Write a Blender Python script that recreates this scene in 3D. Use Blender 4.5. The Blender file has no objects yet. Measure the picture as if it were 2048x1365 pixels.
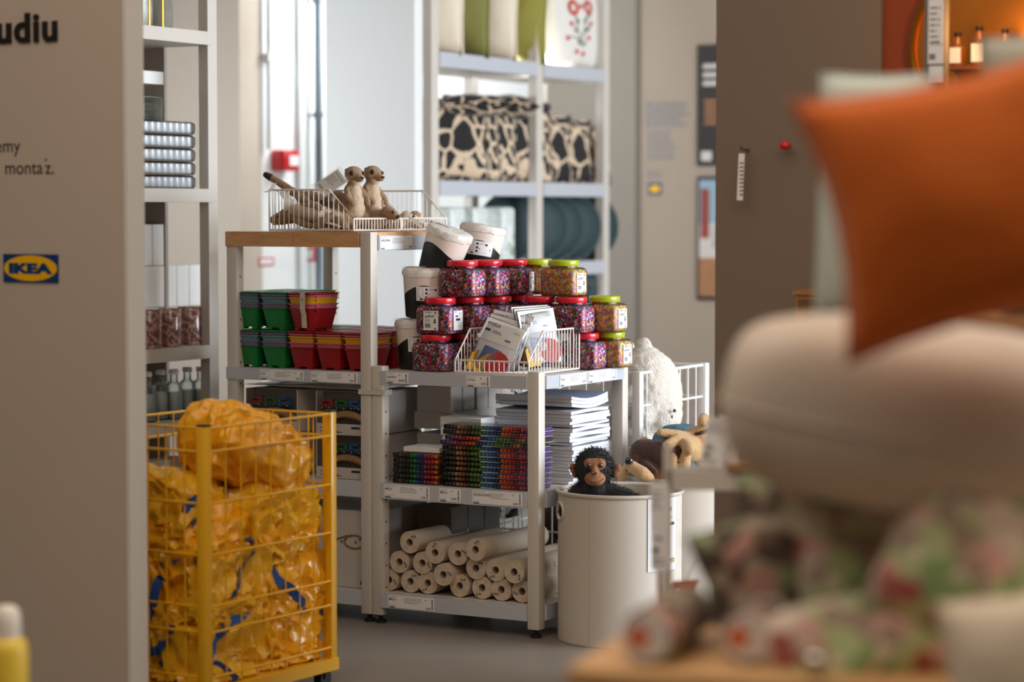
import bpy, bmesh, math, random
from mathutils import Vector, Matrix, Euler, noise
random.seed(7)
SC = bpy.context.scene
COL = SC.collection
PI = math.pi

# ------------------------------------------------------------------ camera
F_PX, CAM_H = 4836.0, 1.5
PITCH = math.atan(262.5 / F_PX)
cam = bpy.data.cameras.new('camera'); camo = bpy.data.objects.new('camera', cam); COL.objects.link(camo)
cam.sensor_fit = 'HORIZONTAL'; cam.sensor_width = 36.0; cam.lens = F_PX / 2048 * 36
camo.location = (0, 0, CAM_H); camo.rotation_euler = (PI / 2 - PITCH, 0, 0)
cam.clip_start = 0.05; cam.clip_end = 100
cam.dof.use_dof = True; cam.dof.focus_distance = 8.5; cam.dof.aperture_fstop = 1.6; cam.dof.aperture_blades = 0
SC.camera = camo

# ------------------------------------------------------------------ frame shared by the whole shop floor (racks, walls, carts)
PHI = math.radians(29.5); CP, SP = math.cos(PHI), math.sin(PHI); OX, OY = 0.083, 8.39
def W(u, v, z=0.0): return Vector((OX + u * CP + v * SP, OY - u * SP + v * CP, z))
def ray(px, py):
    a = (px - 1024) / F_PX; b = (682.5 - py) / F_PX; c, s = math.cos(PITCH), math.sin(PITCH)
    return (a, c + b * s, -s + b * c)
def uv(x, y): x -= OX; y -= OY; return (x * CP - y * SP, x * SP + y * CP)
def hv(px, py, v):                       # where the line of sight meets the plane v = const: (u, z)
    d = ray(px, py); k = (v + OX * SP + OY * CP) / (d[0] * SP + d[1] * CP)
    return uv(d[0] * k, d[1] * k)[0], d[2] * k + CAM_H
def hu(px, py, u):                       # ... the plane u = const: (v, z)
    d = ray(px, py); k = (u + OX * CP - OY * SP) / (d[0] * CP - d[1] * SP)
    return uv(d[0] * k, d[1] * k)[1], d[2] * k + CAM_H
def hy(px, py, Y):                       # ... the distance Y: world point
    d = ray(px, py); k = Y / d[1]
    return Vector((d[0] * k, Y, d[2] * k + CAM_H))

# ------------------------------------------------------------------ light, world, exposure
SC.view_settings.view_transform = 'Standard'; SC.view_settings.look = 'None'
SC.view_settings.gamma = 1.0; SC.view_settings.use_curve_mapping = False
SC.view_settings.exposure = 0.0
wd = bpy.data.worlds.new('world'); SC.world = wd; wd.use_nodes = True
wd.node_tree.nodes['Background'].inputs[0].default_value = (1.0, 0.87, 0.77, 1); wd.node_tree.nodes['Background'].inputs[1].default_value = 0.10
def area(name, loc, aim, sx, sy, power, col):
    l = bpy.data.lights.new(name, 'AREA'); l.shape = 'RECTANGLE'; l.size = sx; l.size_y = sy; l.energy = power; l.color = col
    o = bpy.data.objects.new(name, l); COL.objects.link(o); o.location = loc
    o.rotation_euler = (Vector(aim) - Vector(loc)).to_track_quat('-Z', 'Y').to_euler(); return o
area('far_wall_fill', W(-2.78, 4.4, 3.3), W(-3.75, 4.4, 2.85), 0.8, 2.4, 105, (0.92, 0.97, 1.0))  # added fill lamp, out of view, brightens the far left white wall
area('assumed_daylight', W(6.0, 2.2, 2.0), W(0, 2.2, 1.2), 5.0, 3.0, 640, (0.86, 0.94, 1.0))  # assumed daylight from the right: bare area lamp, no window is built
area('assumed_daylight_left', W(-5.4, 0.6, 2.2), W(-2.9, 2.7, 1.6), 2.0, 2.0, 36, (0.9, 0.96, 1.0)).data.spread = math.radians(80)  # assumed daylight without a window, added to brighten the white pier
area('assumed_ceiling_light_row', (-0.8, 4.6, 3.9), (-0.8, 4.8, 0), 5.0, 6.0, 150, (1.0, 0.84, 0.69))  # assumed warm overhead light: added lamp without a fixture
area('assumed_ceiling_light_aisle', (2.2, 2.6, 3.9), (2.1, 2.8, 0), 2.0, 4.0, 38, (1.0, 0.80, 0.60))  # assumed overhead light on the foreground, added out of view

# ------------------------------------------------------------------ materials
def lin(c):
    return tuple(((x / 255) / 12.92 if x / 255 <= 0.04045 else ((x / 255 + 0.055) / 1.055) ** 2.4) for x in c[:3]) + (1,)
MATS = {}
def mat(name, col, rough=0.5, metal=0.0, coat=0.0, var=0.05, vscale=30.0, bump=0.0, bscale=200.0, sheen=0.0, trans=0.0, spec=0.5, sss=0.0):
    if name in MATS: return MATS[name]
    m = bpy.data.materials.new(name); m.use_nodes = True; n = m.node_tree.nodes; L = m.node_tree.links; b = n['Principled BSDF']
    b.inputs['Roughness'].default_value = rough; b.inputs['Metallic'].default_value = metal
    b.inputs['Coat Weight'].default_value = coat; b.inputs['Coat Roughness'].default_value = 0.06
    b.inputs['Sheen Weight'].default_value = sheen; b.inputs['Transmission Weight'].default_value = trans
    b.inputs['Specular IOR Level'].default_value = spec
    if sss: b.inputs['Subsurface Weight'].default_value = sss; b.inputs['Subsurface Radius'].default_value = (0.03, 0.02, 0.01)
    tc = n.new('ShaderNodeTexCoord'); nz = n.new('ShaderNodeTexNoise'); nz.inputs['Scale'].default_value = vscale; nz.inputs['Detail'].default_value = 3
    L.new(tc.outputs['Object'], nz.inputs['Vector'])
    mx = n.new('ShaderNodeMix'); mx.data_type = 'RGBA'; c = lin(col)
    mx.inputs['A'].default_value = tuple(x * (1 - var) for x in c[:3]) + (1,); mx.inputs['B'].default_value = tuple(min(1, x * (1 + var)) for x in c[:3]) + (1,)
    L.new(nz.outputs['Fac'], mx.inputs['Factor']); L.new(mx.outputs['Result'], b.inputs['Base Color'])
    if bump:
        n2 = n.new('ShaderNodeTexNoise'); n2.inputs['Scale'].default_value = bscale; n2.inputs['Detail'].default_value = 4; L.new(tc.outputs['Object'], n2.inputs['Vector'])
        bp = n.new('ShaderNodeBump'); bp.inputs['Strength'].default_value = bump; bp.inputs['Distance'].default_value = 0.01
        L.new(n2.outputs['Fac'], bp.inputs['Height']); L.new(bp.outputs['Normal'], b.inputs['Normal'])
    MATS[name] = m; return m
def clear_mat(name, tint=(255, 255, 255), gloss=0.9, rough=0.08, edge=0.25):
    if name in MATS: return MATS[name]
    m = bpy.data.materials.new(name); m.use_nodes = True; n = m.node_tree.nodes; L = m.node_tree.links; n.remove(n['Principled BSDF'])
    t = n.new('ShaderNodeBsdfTransparent'); t.inputs[0].default_value = lin(tint)
    g = n.new('ShaderNodeBsdfGlossy'); g.inputs['Roughness'].default_value = rough; g.inputs['Color'].default_value = (gloss, gloss, gloss, 1)
    lw = n.new('ShaderNodeLayerWeight'); lw.inputs['Blend'].default_value = edge
    nz = n.new('ShaderNodeTexNoise'); nz.inputs['Scale'].default_value = 60; bp = n.new('ShaderNodeBump'); bp.inputs['Strength'].default_value = 0.15; bp.inputs['Distance'].default_value = 0.01
    L.new(nz.outputs['Fac'], bp.inputs['Height']); L.new(bp.outputs['Normal'], g.inputs['Normal']); L.new(bp.outputs['Normal'], lw.inputs['Normal'])
    mx = n.new('ShaderNodeMixShader'); L.new(lw.outputs['Fresnel'], mx.inputs[0]); L.new(t.outputs[0], mx.inputs[1]); L.new(g.outputs[0], mx.inputs[2])
    L.new(mx.outputs[0], n['Material Output'].inputs[0]); MATS[name] = m; return m
def ramp_mat(name, kind, scale, stops, rough=0.6, coat=0.0, bump=0.0, chan='Color', stretch=(1, 1, 1), sheen=0.0, warp=0.0):
    """cells of a voronoi (or noise) texture coloured through a constant ramp"""
    if name in MATS: return MATS[name]
    m = bpy.data.materials.new(name); m.use_nodes = True; n = m.node_tree.nodes; L = m.node_tree.links; b = n['Principled BSDF']
    b.inputs['Roughness'].default_value = rough; b.inputs['Coat Weight'].default_value = coat; b.inputs['Coat Roughness'].default_value = 0.05; b.inputs['Sheen Weight'].default_value = sheen
    tc = n.new('ShaderNodeTexCoord'); mp = n.new('ShaderNodeMapping'); mp.inputs['Scale'].default_value = stretch; L.new(tc.outputs['Object'], mp.inputs['Vector'])
    vec = mp.outputs['Vector']
    if warp:
        nw = n.new('ShaderNodeTexNoise'); nw.inputs['Scale'].default_value = scale * 0.7; L.new(vec, nw.inputs['Vector'])
        ma = n.new('ShaderNodeVectorMath'); ma.operation = 'MULTIPLY_ADD'; L.new(nw.outputs['Color'], ma.inputs[0]); ma.inputs[1].default_value = (warp,) * 3; L.new(vec, ma.inputs[2]); vec = ma.outputs[0]
    if kind == 'NOISE':
        t = n.new('ShaderNodeTexNoise'); t.inputs['Scale'].default_value = scale; t.inputs['Detail'].default_value = 2; L.new(vec, t.inputs['Vector']); val = t.outputs['Fac']; dist = val
    else:
        t = n.new('ShaderNodeTexVoronoi'); t.feature = 'DISTANCE_TO_EDGE' if kind == 'EDGE' else 'F1'; t.inputs['Scale'].default_value = scale; L.new(vec, t.inputs['Vector']); dist = t.outputs['Distance']
        if chan == 'Color' and kind != 'EDGE':
            sp = n.new('ShaderNodeSeparateColor'); L.new(t.outputs['Color'], sp.inputs[0]); val = sp.outputs[0]
        else: val = dist
    r = n.new('ShaderNodeValToRGB'); r.color_ramp.interpolation = 'CONSTANT'; e = r.color_ramp.elements
    while len(e) < len(stops): e.new(0.5)
    for k, (p, c) in enumerate(stops): e[k].position = p; e[k].color = lin(c)
    L.new(val, r.inputs[0]); L.new(r.outputs[0], b.inputs['Base Color'])
    if bump:
        bp = n.new('ShaderNodeBump'); bp.inputs['Strength'].default_value = bump; bp.inputs['Distance'].default_value = 0.003; bp.invert = kind == 'F1'
        L.new(dist, bp.inputs['Height']); L.new(bp.outputs['Normal'], b.inputs['Normal'])
    MATS[name] = m; return m
def glow(name, col, power):
    if name in MATS: return MATS[name]
    m = bpy.data.materials.new(name); m.use_nodes = True; b = m.node_tree.nodes['Principled BSDF']
    b.inputs['Base Color'].default_value = lin(col); b.inputs['Emission Color'].default_value = lin(col); b.inputs['Emission Strength'].default_value = power; MATS[name] = m; return m
def wood(name, c1, c2, axis=(1, 8, 8), scale=6.0, rough=0.5):
    if name in MATS: return MATS[name]
    m = bpy.data.materials.new(name); m.use_nodes = True; n = m.node_tree.nodes; L = m.node_tree.links; b = n['Principled BSDF']; b.inputs['Roughness'].default_value = rough
    tc = n.new('ShaderNodeTexCoord'); mp = n.new('ShaderNodeMapping'); mp.inputs['Scale'].default_value = axis; L.new(tc.outputs['Object'], mp.inputs['Vector'])
    nz = n.new('ShaderNodeTexNoise'); nz.inputs['Scale'].default_value = scale; nz.inputs['Detail'].default_value = 5; nz.inputs['Distortion'].default_value = 1.2; L.new(mp.outputs[0], nz.inputs['Vector'])
    r = n.new('ShaderNodeValToRGB'); e = r.color_ramp.elements; e[0].position = 0.35; e[0].color = lin(c1); e[1].position = 0.65; e[1].color = lin(c2)
    L.new(nz.outputs['Fac'], r.inputs[0]); L.new(r.outputs[0], b.inputs['Base Color']); MATS[name] = m; return m

M_WHITE = mat('rack_white_paint', (214, 207, 198), 0.45, var=0.03, vscale=8)
M_STRIP = mat('label_rail_plastic', (196, 200, 210), 0.3, var=0.02, coat=0.3)
M_CARD = mat('label_card', (246, 246, 248), 0.5, var=0.01)
M_INK = mat('black_ink', (28, 28, 32), 0.7, var=0.02)
M_GREYINK = mat('grey_ink', (130, 130, 138), 0.7, var=0.02)
M_REDINK = mat('red_ink', (200, 40, 45), 0.6, var=0.02)
M_BLACK = mat('black_rubber', (22, 22, 22), 0.6, var=0.1)
M_WIRE = mat('white_wire_enamel', (240, 232, 224), 0.35, coat=0.4, var=0.02)
M_HOLE = mat('dark_hole', (25, 22, 20), 0.9, var=0.02)
M_BIRCH = wood('birch_board', (205, 152, 100), (222, 174, 124), (1.5, 10, 10), 5.0, 0.45)
M_CLEAR = clear_mat('clear_plastic')
M_GLASS = clear_mat('clear_glass', (240, 246, 246), 1.0, 0.03, 0.35)
M_FLOOR = mat('polished_concrete', (136, 127, 118), 0.35, var=0.1, vscale=2.5, bump=0.02, bscale=30)

# ------------------------------------------------------------------ mesh building
class MB:
    def __init__(s): s.v, s.f, s.m = [], [], []
    def add(s, vs, fs, mi=0, M=None):
        k = len(s.v); s.v += [tuple(M @ Vector(p)) for p in vs] if M else [tuple(p) for p in vs]
        s.f += [tuple(i + k for i in f) for f in fs]; s.m += [mi] * len(fs); return s
    def box(s, x0, x1, y0, y1, z0, z1, mi=0, M=None):
        vs = [(x, y, z) for z in (z0, z1) for y in (y0, y1) for x in (x0, x1)]
        return s.add(vs, [(0, 2, 3, 1), (4, 5, 7, 6), (0, 1, 5, 4), (2, 6, 7, 3), (0, 4, 6, 2), (1, 3, 7, 5)], mi, M)
    def cyl(s, p0, p1, r0, r1=None, n=12, mi=0, caps=True):
        r1 = r0 if r1 is None else r1; p0, p1 = Vector(p0), Vector(p1); q = (p1 - p0).to_track_quat('Z', 'Y').to_matrix(); vs = []
        for p, r in ((p0, r0), (p1, r1)): vs += [p + q @ Vector((r * math.cos(2 * PI * i / n), r * math.sin(2 * PI * i / n), 0)) for i in range(n)]
        fs = [(i, (i + 1) % n, n + (i + 1) % n, n + i) for i in range(n)]
        if caps: fs += [tuple(range(n - 1, -1, -1)), tuple(range(n, 2 * n))]
        return s.add(vs, fs, mi)
    def tube(s, pts, r, n=8, mi=0, closed=False, flat=1.0):
        pts = [Vector(p) for p in pts]; N = len(pts); vs = []; up = None
        for i, p in enumerate(pts):
            a = pts[(i - 1) % N] if (i or closed) else p; b = pts[(i + 1) % N] if (i < N - 1 or closed) else p
            t = (b - a).normalized()
            if up is None: up = t.orthogonal().normalized()
            up = (up - t * up.dot(t)).normalized(); sd = t.cross(up); rr = r[i] if isinstance(r, (list, tuple)) else r
            vs += [p + up * (rr * math.cos(2 * PI * j / n)) + sd * (rr * flat * math.sin(2 * PI * j / n)) for j in range(n)]
        fs = []
        for i in range(N if closed else N - 1):
            k = (i + 1) % N
            fs += [(i * n + j, i * n + (j + 1) % n, k * n + (j + 1) % n, k * n + j) for j in range(n)]
        if not closed: fs += [tuple(range(n - 1, -1, -1)), tuple((N - 1) * n + j for j in range(n))]
        return s.add(vs, fs, mi)
    def lathe(s, prof, n=32, mi=0, c=(0, 0, 0), cap0=True, cap1=True, sx=1.0, sy=1.0):
        vs = [(c[0] + sx * r * math.cos(2 * PI * j / n), c[1] + sy * r * math.sin(2 * PI * j / n), c[2] + z) for r, z in prof for j in range(n)]
        fs = [(i * n + j, i * n + (j + 1) % n, (i + 1) * n + (j + 1) % n, (i + 1) * n + j) for i in range(len(prof) - 1) for j in range(n)]
        if cap0: fs.append(tuple(range(n - 1, -1, -1)))
        if cap1: fs.append(tuple((len(prof) - 1) * n + j for j in range(n)))
        return s.add(vs, fs, mi)
    def sph(s, c, r, n=16, mi=0, M=None):
        r = (r, r, r) if not isinstance(r, (list, tuple)) else r; h = n // 2; vs = [(0, 0, -1)]
        for i in range(1, h):
            t = -PI / 2 + PI * i / h; vs += [(math.cos(t) * math.cos(2 * PI * j / n), math.cos(t) * math.sin(2 * PI * j / n), math.sin(t)) for j in range(n)]
        vs.append((0, 0, 1)); L = len(vs) - 1
        fs = [(0, 1 + (j + 1) % n, 1 + j) for j in range(n)]
        for i in range(h - 2): fs += [(1 + i * n + j, 1 + i * n + (j + 1) % n, 1 + (i + 1) * n + (j + 1) % n, 1 + (i + 1) * n + j) for j in range(n)]
        fs += [(1 + (h - 2) * n + j, 1 + (h - 2) * n + (j + 1) % n, L) for j in range(n)]
        vs = [Vector((p[0] * r[0], p[1] * r[1], p[2] * r[2])) for p in vs]
        if M: vs = [M @ p for p in vs]
        return s.add([p + Vector(c) for p in vs], fs, mi)
    def prism(s, poly, y0, y1, mi=0, M=None):              # outline in x,z pulled along y
        n = len(poly); vs = [(x, y0, z) for x, z in poly] + [(x, y1, z) for x, z in poly]
        fs = [tuple(range(n)), tuple(range(2 * n - 1, n - 1, -1))] + [(i, n + i, n + (i + 1) % n, (i + 1) % n) for i in range(n)]
        return s.add(vs, fs, mi, M)
    def frustum(s, a, b, mi=0, r0=0.0, r1=None, n=4):      # rounded rectangles (x0,x1,y0,y1,z) joined
        vs = []; r1 = r0 if r1 is None else r1
        for (x0, x1, y0, y1, z), r in ((a, r0), (b, r1)): vs += [(x, y, z) for x, y in rrect(x0, x1, y0, y1, r, n)]
        k = len(vs) // 2
        return s.add(vs, [(i, (i + 1) % k, k + (i + 1) % k, k + i) for i in range(k)] + [tuple(range(k - 1, -1, -1)), tuple(range(k, 2 * k))], mi)
    def loft(s, loops, mi=0, caps=True):
        k = len(loops[0]); vs = [p for l in loops for p in l]
        fs = [(i * k + j, i * k + (j + 1) % k, (i + 1) * k + (j + 1) % k, (i + 1) * k + j) for i in range(len(loops) - 1) for j in range(k)]
        if caps: fs += [tuple(range(k - 1, -1, -1)), tuple((len(loops) - 1) * k + j for j in range(k))]
        return s.add(vs, fs, mi)
    def mesh(s, name, mats, angle=35):
        me = bpy.data.meshes.new(name); me.from_pydata(s.v, [], s.f)
        for m in (mats if isinstance(mats, (list, tuple)) else [mats]): me.materials.append(m)
        if any(s.m): me.polygons.foreach_set('material_index', s.m)
        finish(me, angle); return me
def rrect(x0, x1, y0, y1, r, n=4):
    if r <= 0: return [(x0, y0), (x1, y0), (x1, y1), (x0, y1)]
    out = []
    for cx, cy, a in ((x1 - r, y0 + r, -PI / 2), (x1 - r, y1 - r, 0), (x0 + r, y1 - r, PI / 2), (x0 + r, y0 + r, PI)):
        out += [(cx + r * math.cos(a + PI / 2 * i / n), cy + r * math.sin(a + PI / 2 * i / n)) for i in range(n + 1)]
    return out
def finish(me, angle=35):
    me.update()
    if angle: me.polygons.foreach_set('use_smooth', [True] * len(me.polygons)); me.set_sharp_from_angle(angle=math.radians(angle))
def rmesh(name, sx, sy, sz, r, m, seg=2, base=True):       # bevelled box, origin at the middle of its base
    bm = bmesh.new(); bmesh.ops.create_cube(bm, size=1)
    for v in bm.verts: v.co = Vector((v.co.x * sx, v.co.y * sy, v.co.z * sz + (sz / 2 if base else 0)))
    bmesh.ops.bevel(bm, geom=list(bm.edges), offset=r, segments=seg, affect='EDGES', profile=0.5)
    me = bpy.data.meshes.new(name); bm.to_mesh(me); bm.free(); me.materials.append(m); finish(me, 40); return me
def obj(name, me, m=None, parent=None, loc=(0, 0, 0), rot=(0, 0, 0), scale=(1, 1, 1), angle=35):
    if isinstance(me, MB): me = me.mesh(name, m, angle)
    o = bpy.data.objects.new(name, me); COL.objects.link(o); o.location = loc; o.rotation_euler = rot; o.scale = scale
    if parent: o.parent = parent
    return o
def tag(o, label, cat, group=None, kind=None):
    o['label'] = label; o['category'] = cat
    if group: o['group'] = group
    if kind: o['kind'] = kind
    return o
def thing(name, label, cat, loc=(0, 0, 0), rot=None, group=None):
    o = bpy.data.objects.new(name, None); COL.objects.link(o); o.location = loc; o.empty_display_size = 0.05
    o.rotation_euler = (0, 0, -PHI) if rot is None else rot
    return tag(o, label, cat, group)
def struct(name, mb, m, loc=(0, 0, 0), rot=(0, 0, -PHI), parent=None):
    o = obj(name, mb, m, parent, loc, rot)
    if parent is None: o['kind'] = 'structure'
    return o
def dup(root, label, loc=None, rot=None, group=None, scale=None):
    r = root.copy(); COL.objects.link(r); r['label'] = label
    if loc is not None: r.location = loc
    if rot is not None: r.rotation_euler = rot
    if scale is not None: r.scale = scale
    if group: r['group'] = group
    for ch in list(root.children):
        c = ch.copy(); COL.objects.link(c); c.parent = r
        for g in list(ch.children):
            d = g.copy(); COL.objects.link(d); d.parent = c
    return r
FONT_CACHE = {}
def text_geo(s, size, bold=0.0, squeeze=1.0, space=1.0):
    key = (s, size, bold, squeeze, space)
    if key not in FONT_CACHE:
        cu = bpy.data.curves.new('txt', 'FONT'); cu.body = s; cu.size = size; cu.offset = bold; cu.space_character = space; cu.resolution_u = 2 if size < 0.05 else 6; cu.fill_mode = 'FRONT'
        o = bpy.data.objects.new('txt', cu); COL.objects.link(o); dg = bpy.context.evaluated_depsgraph_get(); dg.update()
        me = o.evaluated_get(dg).to_mesh(); vs = [(v.co.x * squeeze, v.co.y) for v in me.vertices]; fs = [tuple(p.vertices) for p in me.polygons]
        o.evaluated_get(dg).to_mesh_clear(); bpy.data.objects.remove(o); bpy.data.curves.remove(cu)
        FONT_CACHE[key] = (vs, fs, max([p[0] for p in vs] or [0]))
    return FONT_CACHE[key]
def put_text(mb, s, x, z, size, mi=0, y=0.0, bold=0.0, right=False, squeeze=1.0):
    vs, fs, w = text_geo(s, size, bold, squeeze)
    return mb.add([(x + a - (w if right else 0), y, z + b) for a, b in vs], fs, mi)
def bar(mb, x0, x1, z0, z1, mi=0, y=0.0): return mb.add([(x0, y, z0), (x1, y, z0), (x1, y, z1), (x0, y, z1)], [(0, 1, 2, 3)], mi)
def lines(mb, x0, x1, z, n, step, h, mi=0, y=0.0, seed=0):
    rr = random.Random(seed)
    for i in range(n):
        x = x0; e = x0 + (x1 - x0) * rr.uniform(0.6, 1.0)
        while x < e:
            w = rr.uniform(0.5, 1.6) * h * 3; bar(mb, x, min(x + w, e), z - i * step, z - i * step + h, mi, y); x += w + h * 0.8
def barcode(mb, x0, x1, z0, z1, mi=0, y=0.0, seed=1, vertical=True):
    rr = random.Random(seed); p = z0
    while p < z1:
        w = rr.uniform(0.0006, 0.0022); bar(mb, x0, x1, p, min(p + w, z1), mi, y); p += w + rr.uniform(0.0006, 0.0016)
UNITCYL = MB().cyl((0, 0, 0), (0, 0, 1), 1, n=8).mesh('wire', M_WIRE)
WIRES = {}
def wire(parent, p0, p1, r, m, name='wire'):
    if m.name not in WIRES:
        me = UNITCYL.copy(); me.name = 'wire_' + m.name; me.materials[0] = m; WIRES[m.name] = me
    p0, p1 = Vector(p0), Vector(p1); d = p1 - p0
    return obj(name, WIRES[m.name], None, parent, p0, d.to_track_quat('Z', 'Y').to_euler(), (r, r, d.length))
def blob(name, items, voxel, m, parent=None, smooth=3, loc=(0, 0, 0), rot=(0, 0, 0), rough=0.0, rscale=60.0):
    """one continuous surface grown round a set of ellipsoids and tapering limbs"""
    mb = MB()
    for it in items:
        if it[0] == 's':
            mb.sph(it[1], it[2], 14, M=Euler(it[3]).to_matrix() if len(it) > 3 else None)
        else:
            _, pts, rs = it; pts = [Vector(p) for p in pts]
            for i in range(len(pts) - 1):
                k = max(2, int((pts[i + 1] - pts[i]).length / (min(rs[i], rs[i + 1]) * 0.45)))
                for j in range(k + 1):
                    t = j / k; mb.sph(pts[i].lerp(pts[i + 1], t), rs[i] + (rs[i + 1] - rs[i]) * t, 12)
    me0 = mb.mesh('tmp', m, 0); o = bpy.data.objects.new('tmp', me0); COL.objects.link(o)
    a = o.modifiers.new('r', 'REMESH'); a.mode = 'VOXEL'; a.voxel_size = voxel
    if smooth: b = o.modifiers.new('s', 'SMOOTH'); b.iterations = smooth; b.factor = 0.5
    dg = bpy.context.evaluated_depsgraph_get(); dg.update(); me = bpy.data.meshes.new_from_object(o.evaluated_get(dg)); bpy.data.objects.remove(o); bpy.data.meshes.remove(me0)
    me.name = name
    if not me.materials: me.materials.append(m)
    if rough:
        nr = [v.normal.copy() for v in me.vertices]
        for v, q in zip(me.vertices, nr): v.co += q * rough * noise.noise(v.co * rscale)
    finish(me, 180); return obj(name, me, None, parent, loc, rot)
def fur(name, src, count, length, width, m, parent, seed=3, keep=None):
    """short tufts standing on a plush surface"""
    rr = random.Random(seed); me = src.data; polys = [p for p in me.polygons if keep is None or keep(p.center)]; mb = MB(); ar = [p.area for p in polys]
    for p in rr.choices(polys, ar, k=count):
        c = p.center; q = (p.normal + Vector((rr.uniform(-.7, .7), rr.uniform(-.7, .7), rr.uniform(-.9, .3)))).normalized(); t = q.orthogonal().normalized()
        t = (Matrix.Rotation(rr.uniform(0, 6.28), 3, q) @ t); l = length * rr.uniform(.6, 1.2)
        mb.add([c - t * width, c + t * width, c + q * l], [(0, 1, 2)])
    o = obj(name, mb, m, parent, angle=0); o['kind'] = 'stuff'; return o
def pillow_mesh(name, w, h, t, m, n=22, pinch=0.08, wr=0.0, seed=0, puff=0.5):
    mb = MB(); off = Vector((seed * 7.1, seed * 3.3, 0))
    def pt(i, j, s):
        x = -1 + 2 * i / n; y = -1 + 2 * j / n
        d = (max(0, 1 - abs(x) ** 2.6) * max(0, 1 - abs(y) ** 2.6)) ** puff
        X = x * w / 2 * (1 - pinch * (1 - y * y)); Y = y * h / 2 * (1 - pinch * (1 - x * x))
        k = noise.noise(Vector((X * 9, Y * 9, s)) + off) * wr * min(1, d * 3) + noise.noise(Vector((X * 4, Y * 4, s * 2)) + off) * wr * min(1, d * 3)
        return (X, s * (d * t / 2) + k * s, Y)
    idx = {}
    for s in (-1, 1):
        for i in range(n + 1):
            for j in range(n + 1):
                if s == 1 and (i in (0, n) or j in (0, n)): idx[(i, j, 1)] = idx[(i, j, -1)]; continue
                idx[(i, j, s)] = len(mb.v); mb.v.append(pt(i, j, s))
    for s in (-1, 1):
        for i in range(n):
            for j in range(n):
                q = (idx[(i, j, s)], idx[(i + 1, j, s)], idx[(i + 1, j + 1, s)], idx[(i, j + 1, s)]); mb.f.append(q if s == -1 else q[::-1]); mb.m.append(0)
    return mb.mesh(name, m, 180)

ORD = ['first', 'second', 'third', 'fourth', 'fifth', 'sixth', 'seventh', 'eighth', 'ninth', 'tenth', 'eleventh', 'twelfth', 'thirteenth', 'fourteenth', 'fifteenth', 'sixteenth', 'seventeenth', 'eighteenth', 'nineteenth', 'twentieth', 'twenty-first', 'twenty-second', 'twenty-third', 'twenty-fourth']
# ------------------------------------------------------------------ the setting
M_PANEL = mat('beige_wall_paint', (196, 182, 168), 0.85, var=0.03, vscale=1.5)
M_WALLW = mat('white_wall_paint', (236, 238, 238), 0.8, var=0.02, vscale=2)
M_TAUPE = mat('taupe_wall_paint', (128, 113, 100), 0.85, var=0.03, vscale=1.5)
M_RUST = mat('rust_red_wall_paint', (142, 62, 30), 0.8, var=0.04, vscale=2)
fl = struct('floor', MB().box(-14, 14, -14, 9, -0.05, 0), M_FLOOR, W(0, 0, 0))
struct('ceiling', MB().box(-14, 14, -14, 9, 4.0, 4.05), mat('ceiling_paint', (190, 184, 176), 0.9, var=0.02), W(0, 0, 0))
M_OUTER = mat('hall_wall_paint', (150, 138, 126), 0.85, var=0.03, vscale=1.5)
struct('wall_rear', MB().box(-7, 8, -2.2, -2.0, 0, 4.0), M_OUTER, rot=(0, 0, 0))
struct('wall_hall_left', MB().box(-7.2, -7.0, -2.2, 16, 0, 4.0), M_OUTER, rot=(0, 0, 0))
struct('wall_hall_right', MB().box(8.0, 8.2, -2.2, 5.0, 0, 4.0), M_OUTER, rot=(0, 0, 0))
# drawn dark lines worn into the floor in front of the racks
mb = MB()
for k, (a, b) in enumerate((((684, 1280), (800, 1262)), ((700, 1285), (812, 1268)), ((732, 1264), (900, 1242)))):
    for i in range(14):
        t0, t1 = i / 14, (i + 0.85) / 14
        def fp(t):
            d = ray(a[0] + (b[0] - a[0]) * t, a[1] + (b[1] - a[1]) * t); q = -CAM_H / d[2]; return Vector((d[0] * q, d[1] * q, 0.001))
        p, q = fp(t0), fp(t1); w = Vector((0.002, 0.008 + 0.004 * noise.noise(Vector((i * 1.7, k, 0))), 0)); mb.add([p - w, q - w, q + w, p + w], [(0, 1, 2, 3)])
struct('floor_marking', mb, mat('floor_line_paint', (62, 56, 52), 0.7, var=0.2), rot=(0, 0, 0), parent=fl)
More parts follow.
